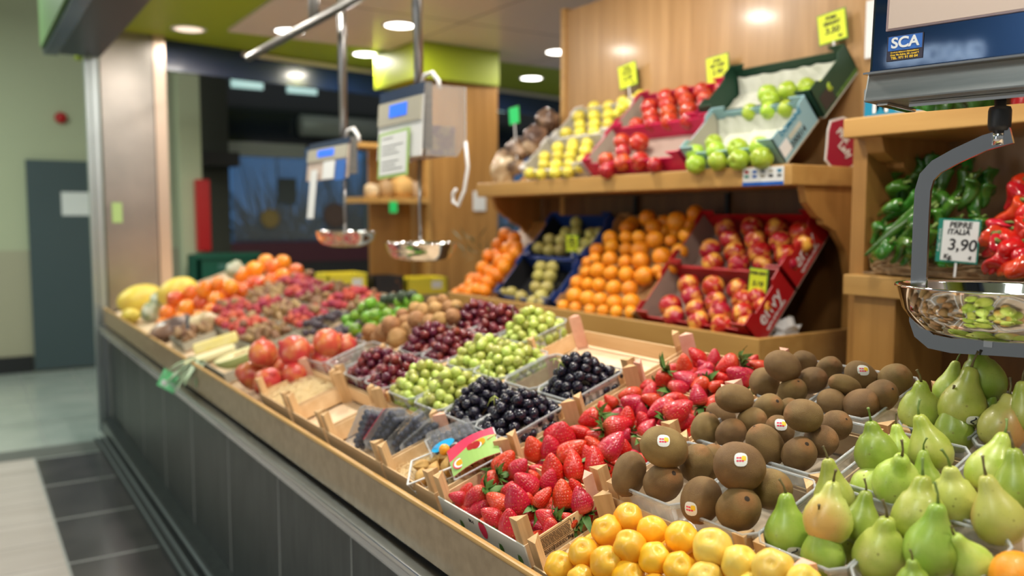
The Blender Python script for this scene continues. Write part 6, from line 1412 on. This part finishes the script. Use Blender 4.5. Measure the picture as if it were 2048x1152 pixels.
for k in range(9):
    if k in (1, 5): continue
    mb.box(-L2 * .66, -L2 * .66 + L2 * (.5 + .5 * abs(math.sin(k * 2.2))), .085 - k * .016, .088 - k * .016, .0168, .0172, f2 @ Matrix.Rotation(.03, 4, 'Z'))
link('printed_lines', mb.mesh('printed_lines', M['ink']), nt2)
link('hook_strap', MB().tube([(.19, -L2, .06), (.195, -L2 - .01, -.04), (.19, -L2 + .01, -.13), (.185, -L2 + .05, -.19), (.18, -L2 + .085, -.175), (.18, -L2 + .085, -.14), (.18, -L2 + .06, -.125)], .008, 8).mesh('hook_strap', M['plastic_white'], True), S2)
S3, f3, H3, L3 = far_scale(3.68, 4.22, 1.865, 1.68, 1.43, 'farthest hanging scale with a dangling paper receipt', x0=1.5, papers=(1,), cl=False, pr=.22)
link('receipt', MB().box(-L3 * .72, -L3 * .38, -.19, .05, .013, .014, f3).mesh('receipt', M['paper']), S3)
link('sticker_sheet', MB().box(-L3 * .1, L3 * .45, .0, .085, .013, .014, f3).mesh('sticker_sheet', M['paper']), S3)
link('sticker_sheet', MB().box(L3 * .5, L3 * .95, -.01, .085, .013, .014, f3).mesh('sticker_sheet', M['label_blue']), S3)
# rail the scales hang from
RL = empty('hanging_rail', loc=(1.5, 4, 2.45)); tag(RL, 'steel tube rail hung below the ceiling above the scales', 'rail')
link('rail_tube', MB().tube([(0, 1.2, .0), (0, -4.5, 0)], .022, 12).mesh('rail_tube', M['tube'], True), RL)
for y in (.05, .12, -1.6): link('drop_rod', MB().tube([(0, y, 0), (0, y, CEIL - 2.475)], .014, 10).mesh('drop_rod', M['tube'], True), RL)

# ============================================================ FASCIA OF THE STALL ACROSS THE AISLE (seen mirrored in the near scale)
fs = empty('shop_fascia', loc=(-2.26, 1.3, 2.85)); tag(fs, 'lettered blue fascia across the aisle, seen only mirrored in the near scale body', 'fascia')
link('fascia_board', MB().box(-.03, .03, -1.6, 1.6, -.30, .45).mesh('fascia_board', mat('fascia_blue', (.10, .20, .36), .5)), fs)
link('upper_light_band', MB().box(.03, .04, -1.6, 1.6, .30, .33).mesh('upper_light_band', M['aluminium']), fs)
text('GRAIXONERES', .145, mat('fascia_letter', (.8, .8, .75), .5, emit=(1, 1, .92), estr=1.6), frame((.034, .045, .02), (0, 1, 0), (0, 0, 1)), fs, 'raised_letters', bold=.004, depth_=.004, sx=.52)  # glow added to the letters so their mirror image shows
link('fascia_post', MB().box(-.03, .03, -1.58, -1.5, -2.85, -.30).mesh('fascia_post', M['aluminium']), fs); link('fascia_post', MB().box(-.03, .03, 1.5, 1.58, -2.85, -.30).mesh('fascia_post', M['aluminium']), fs)
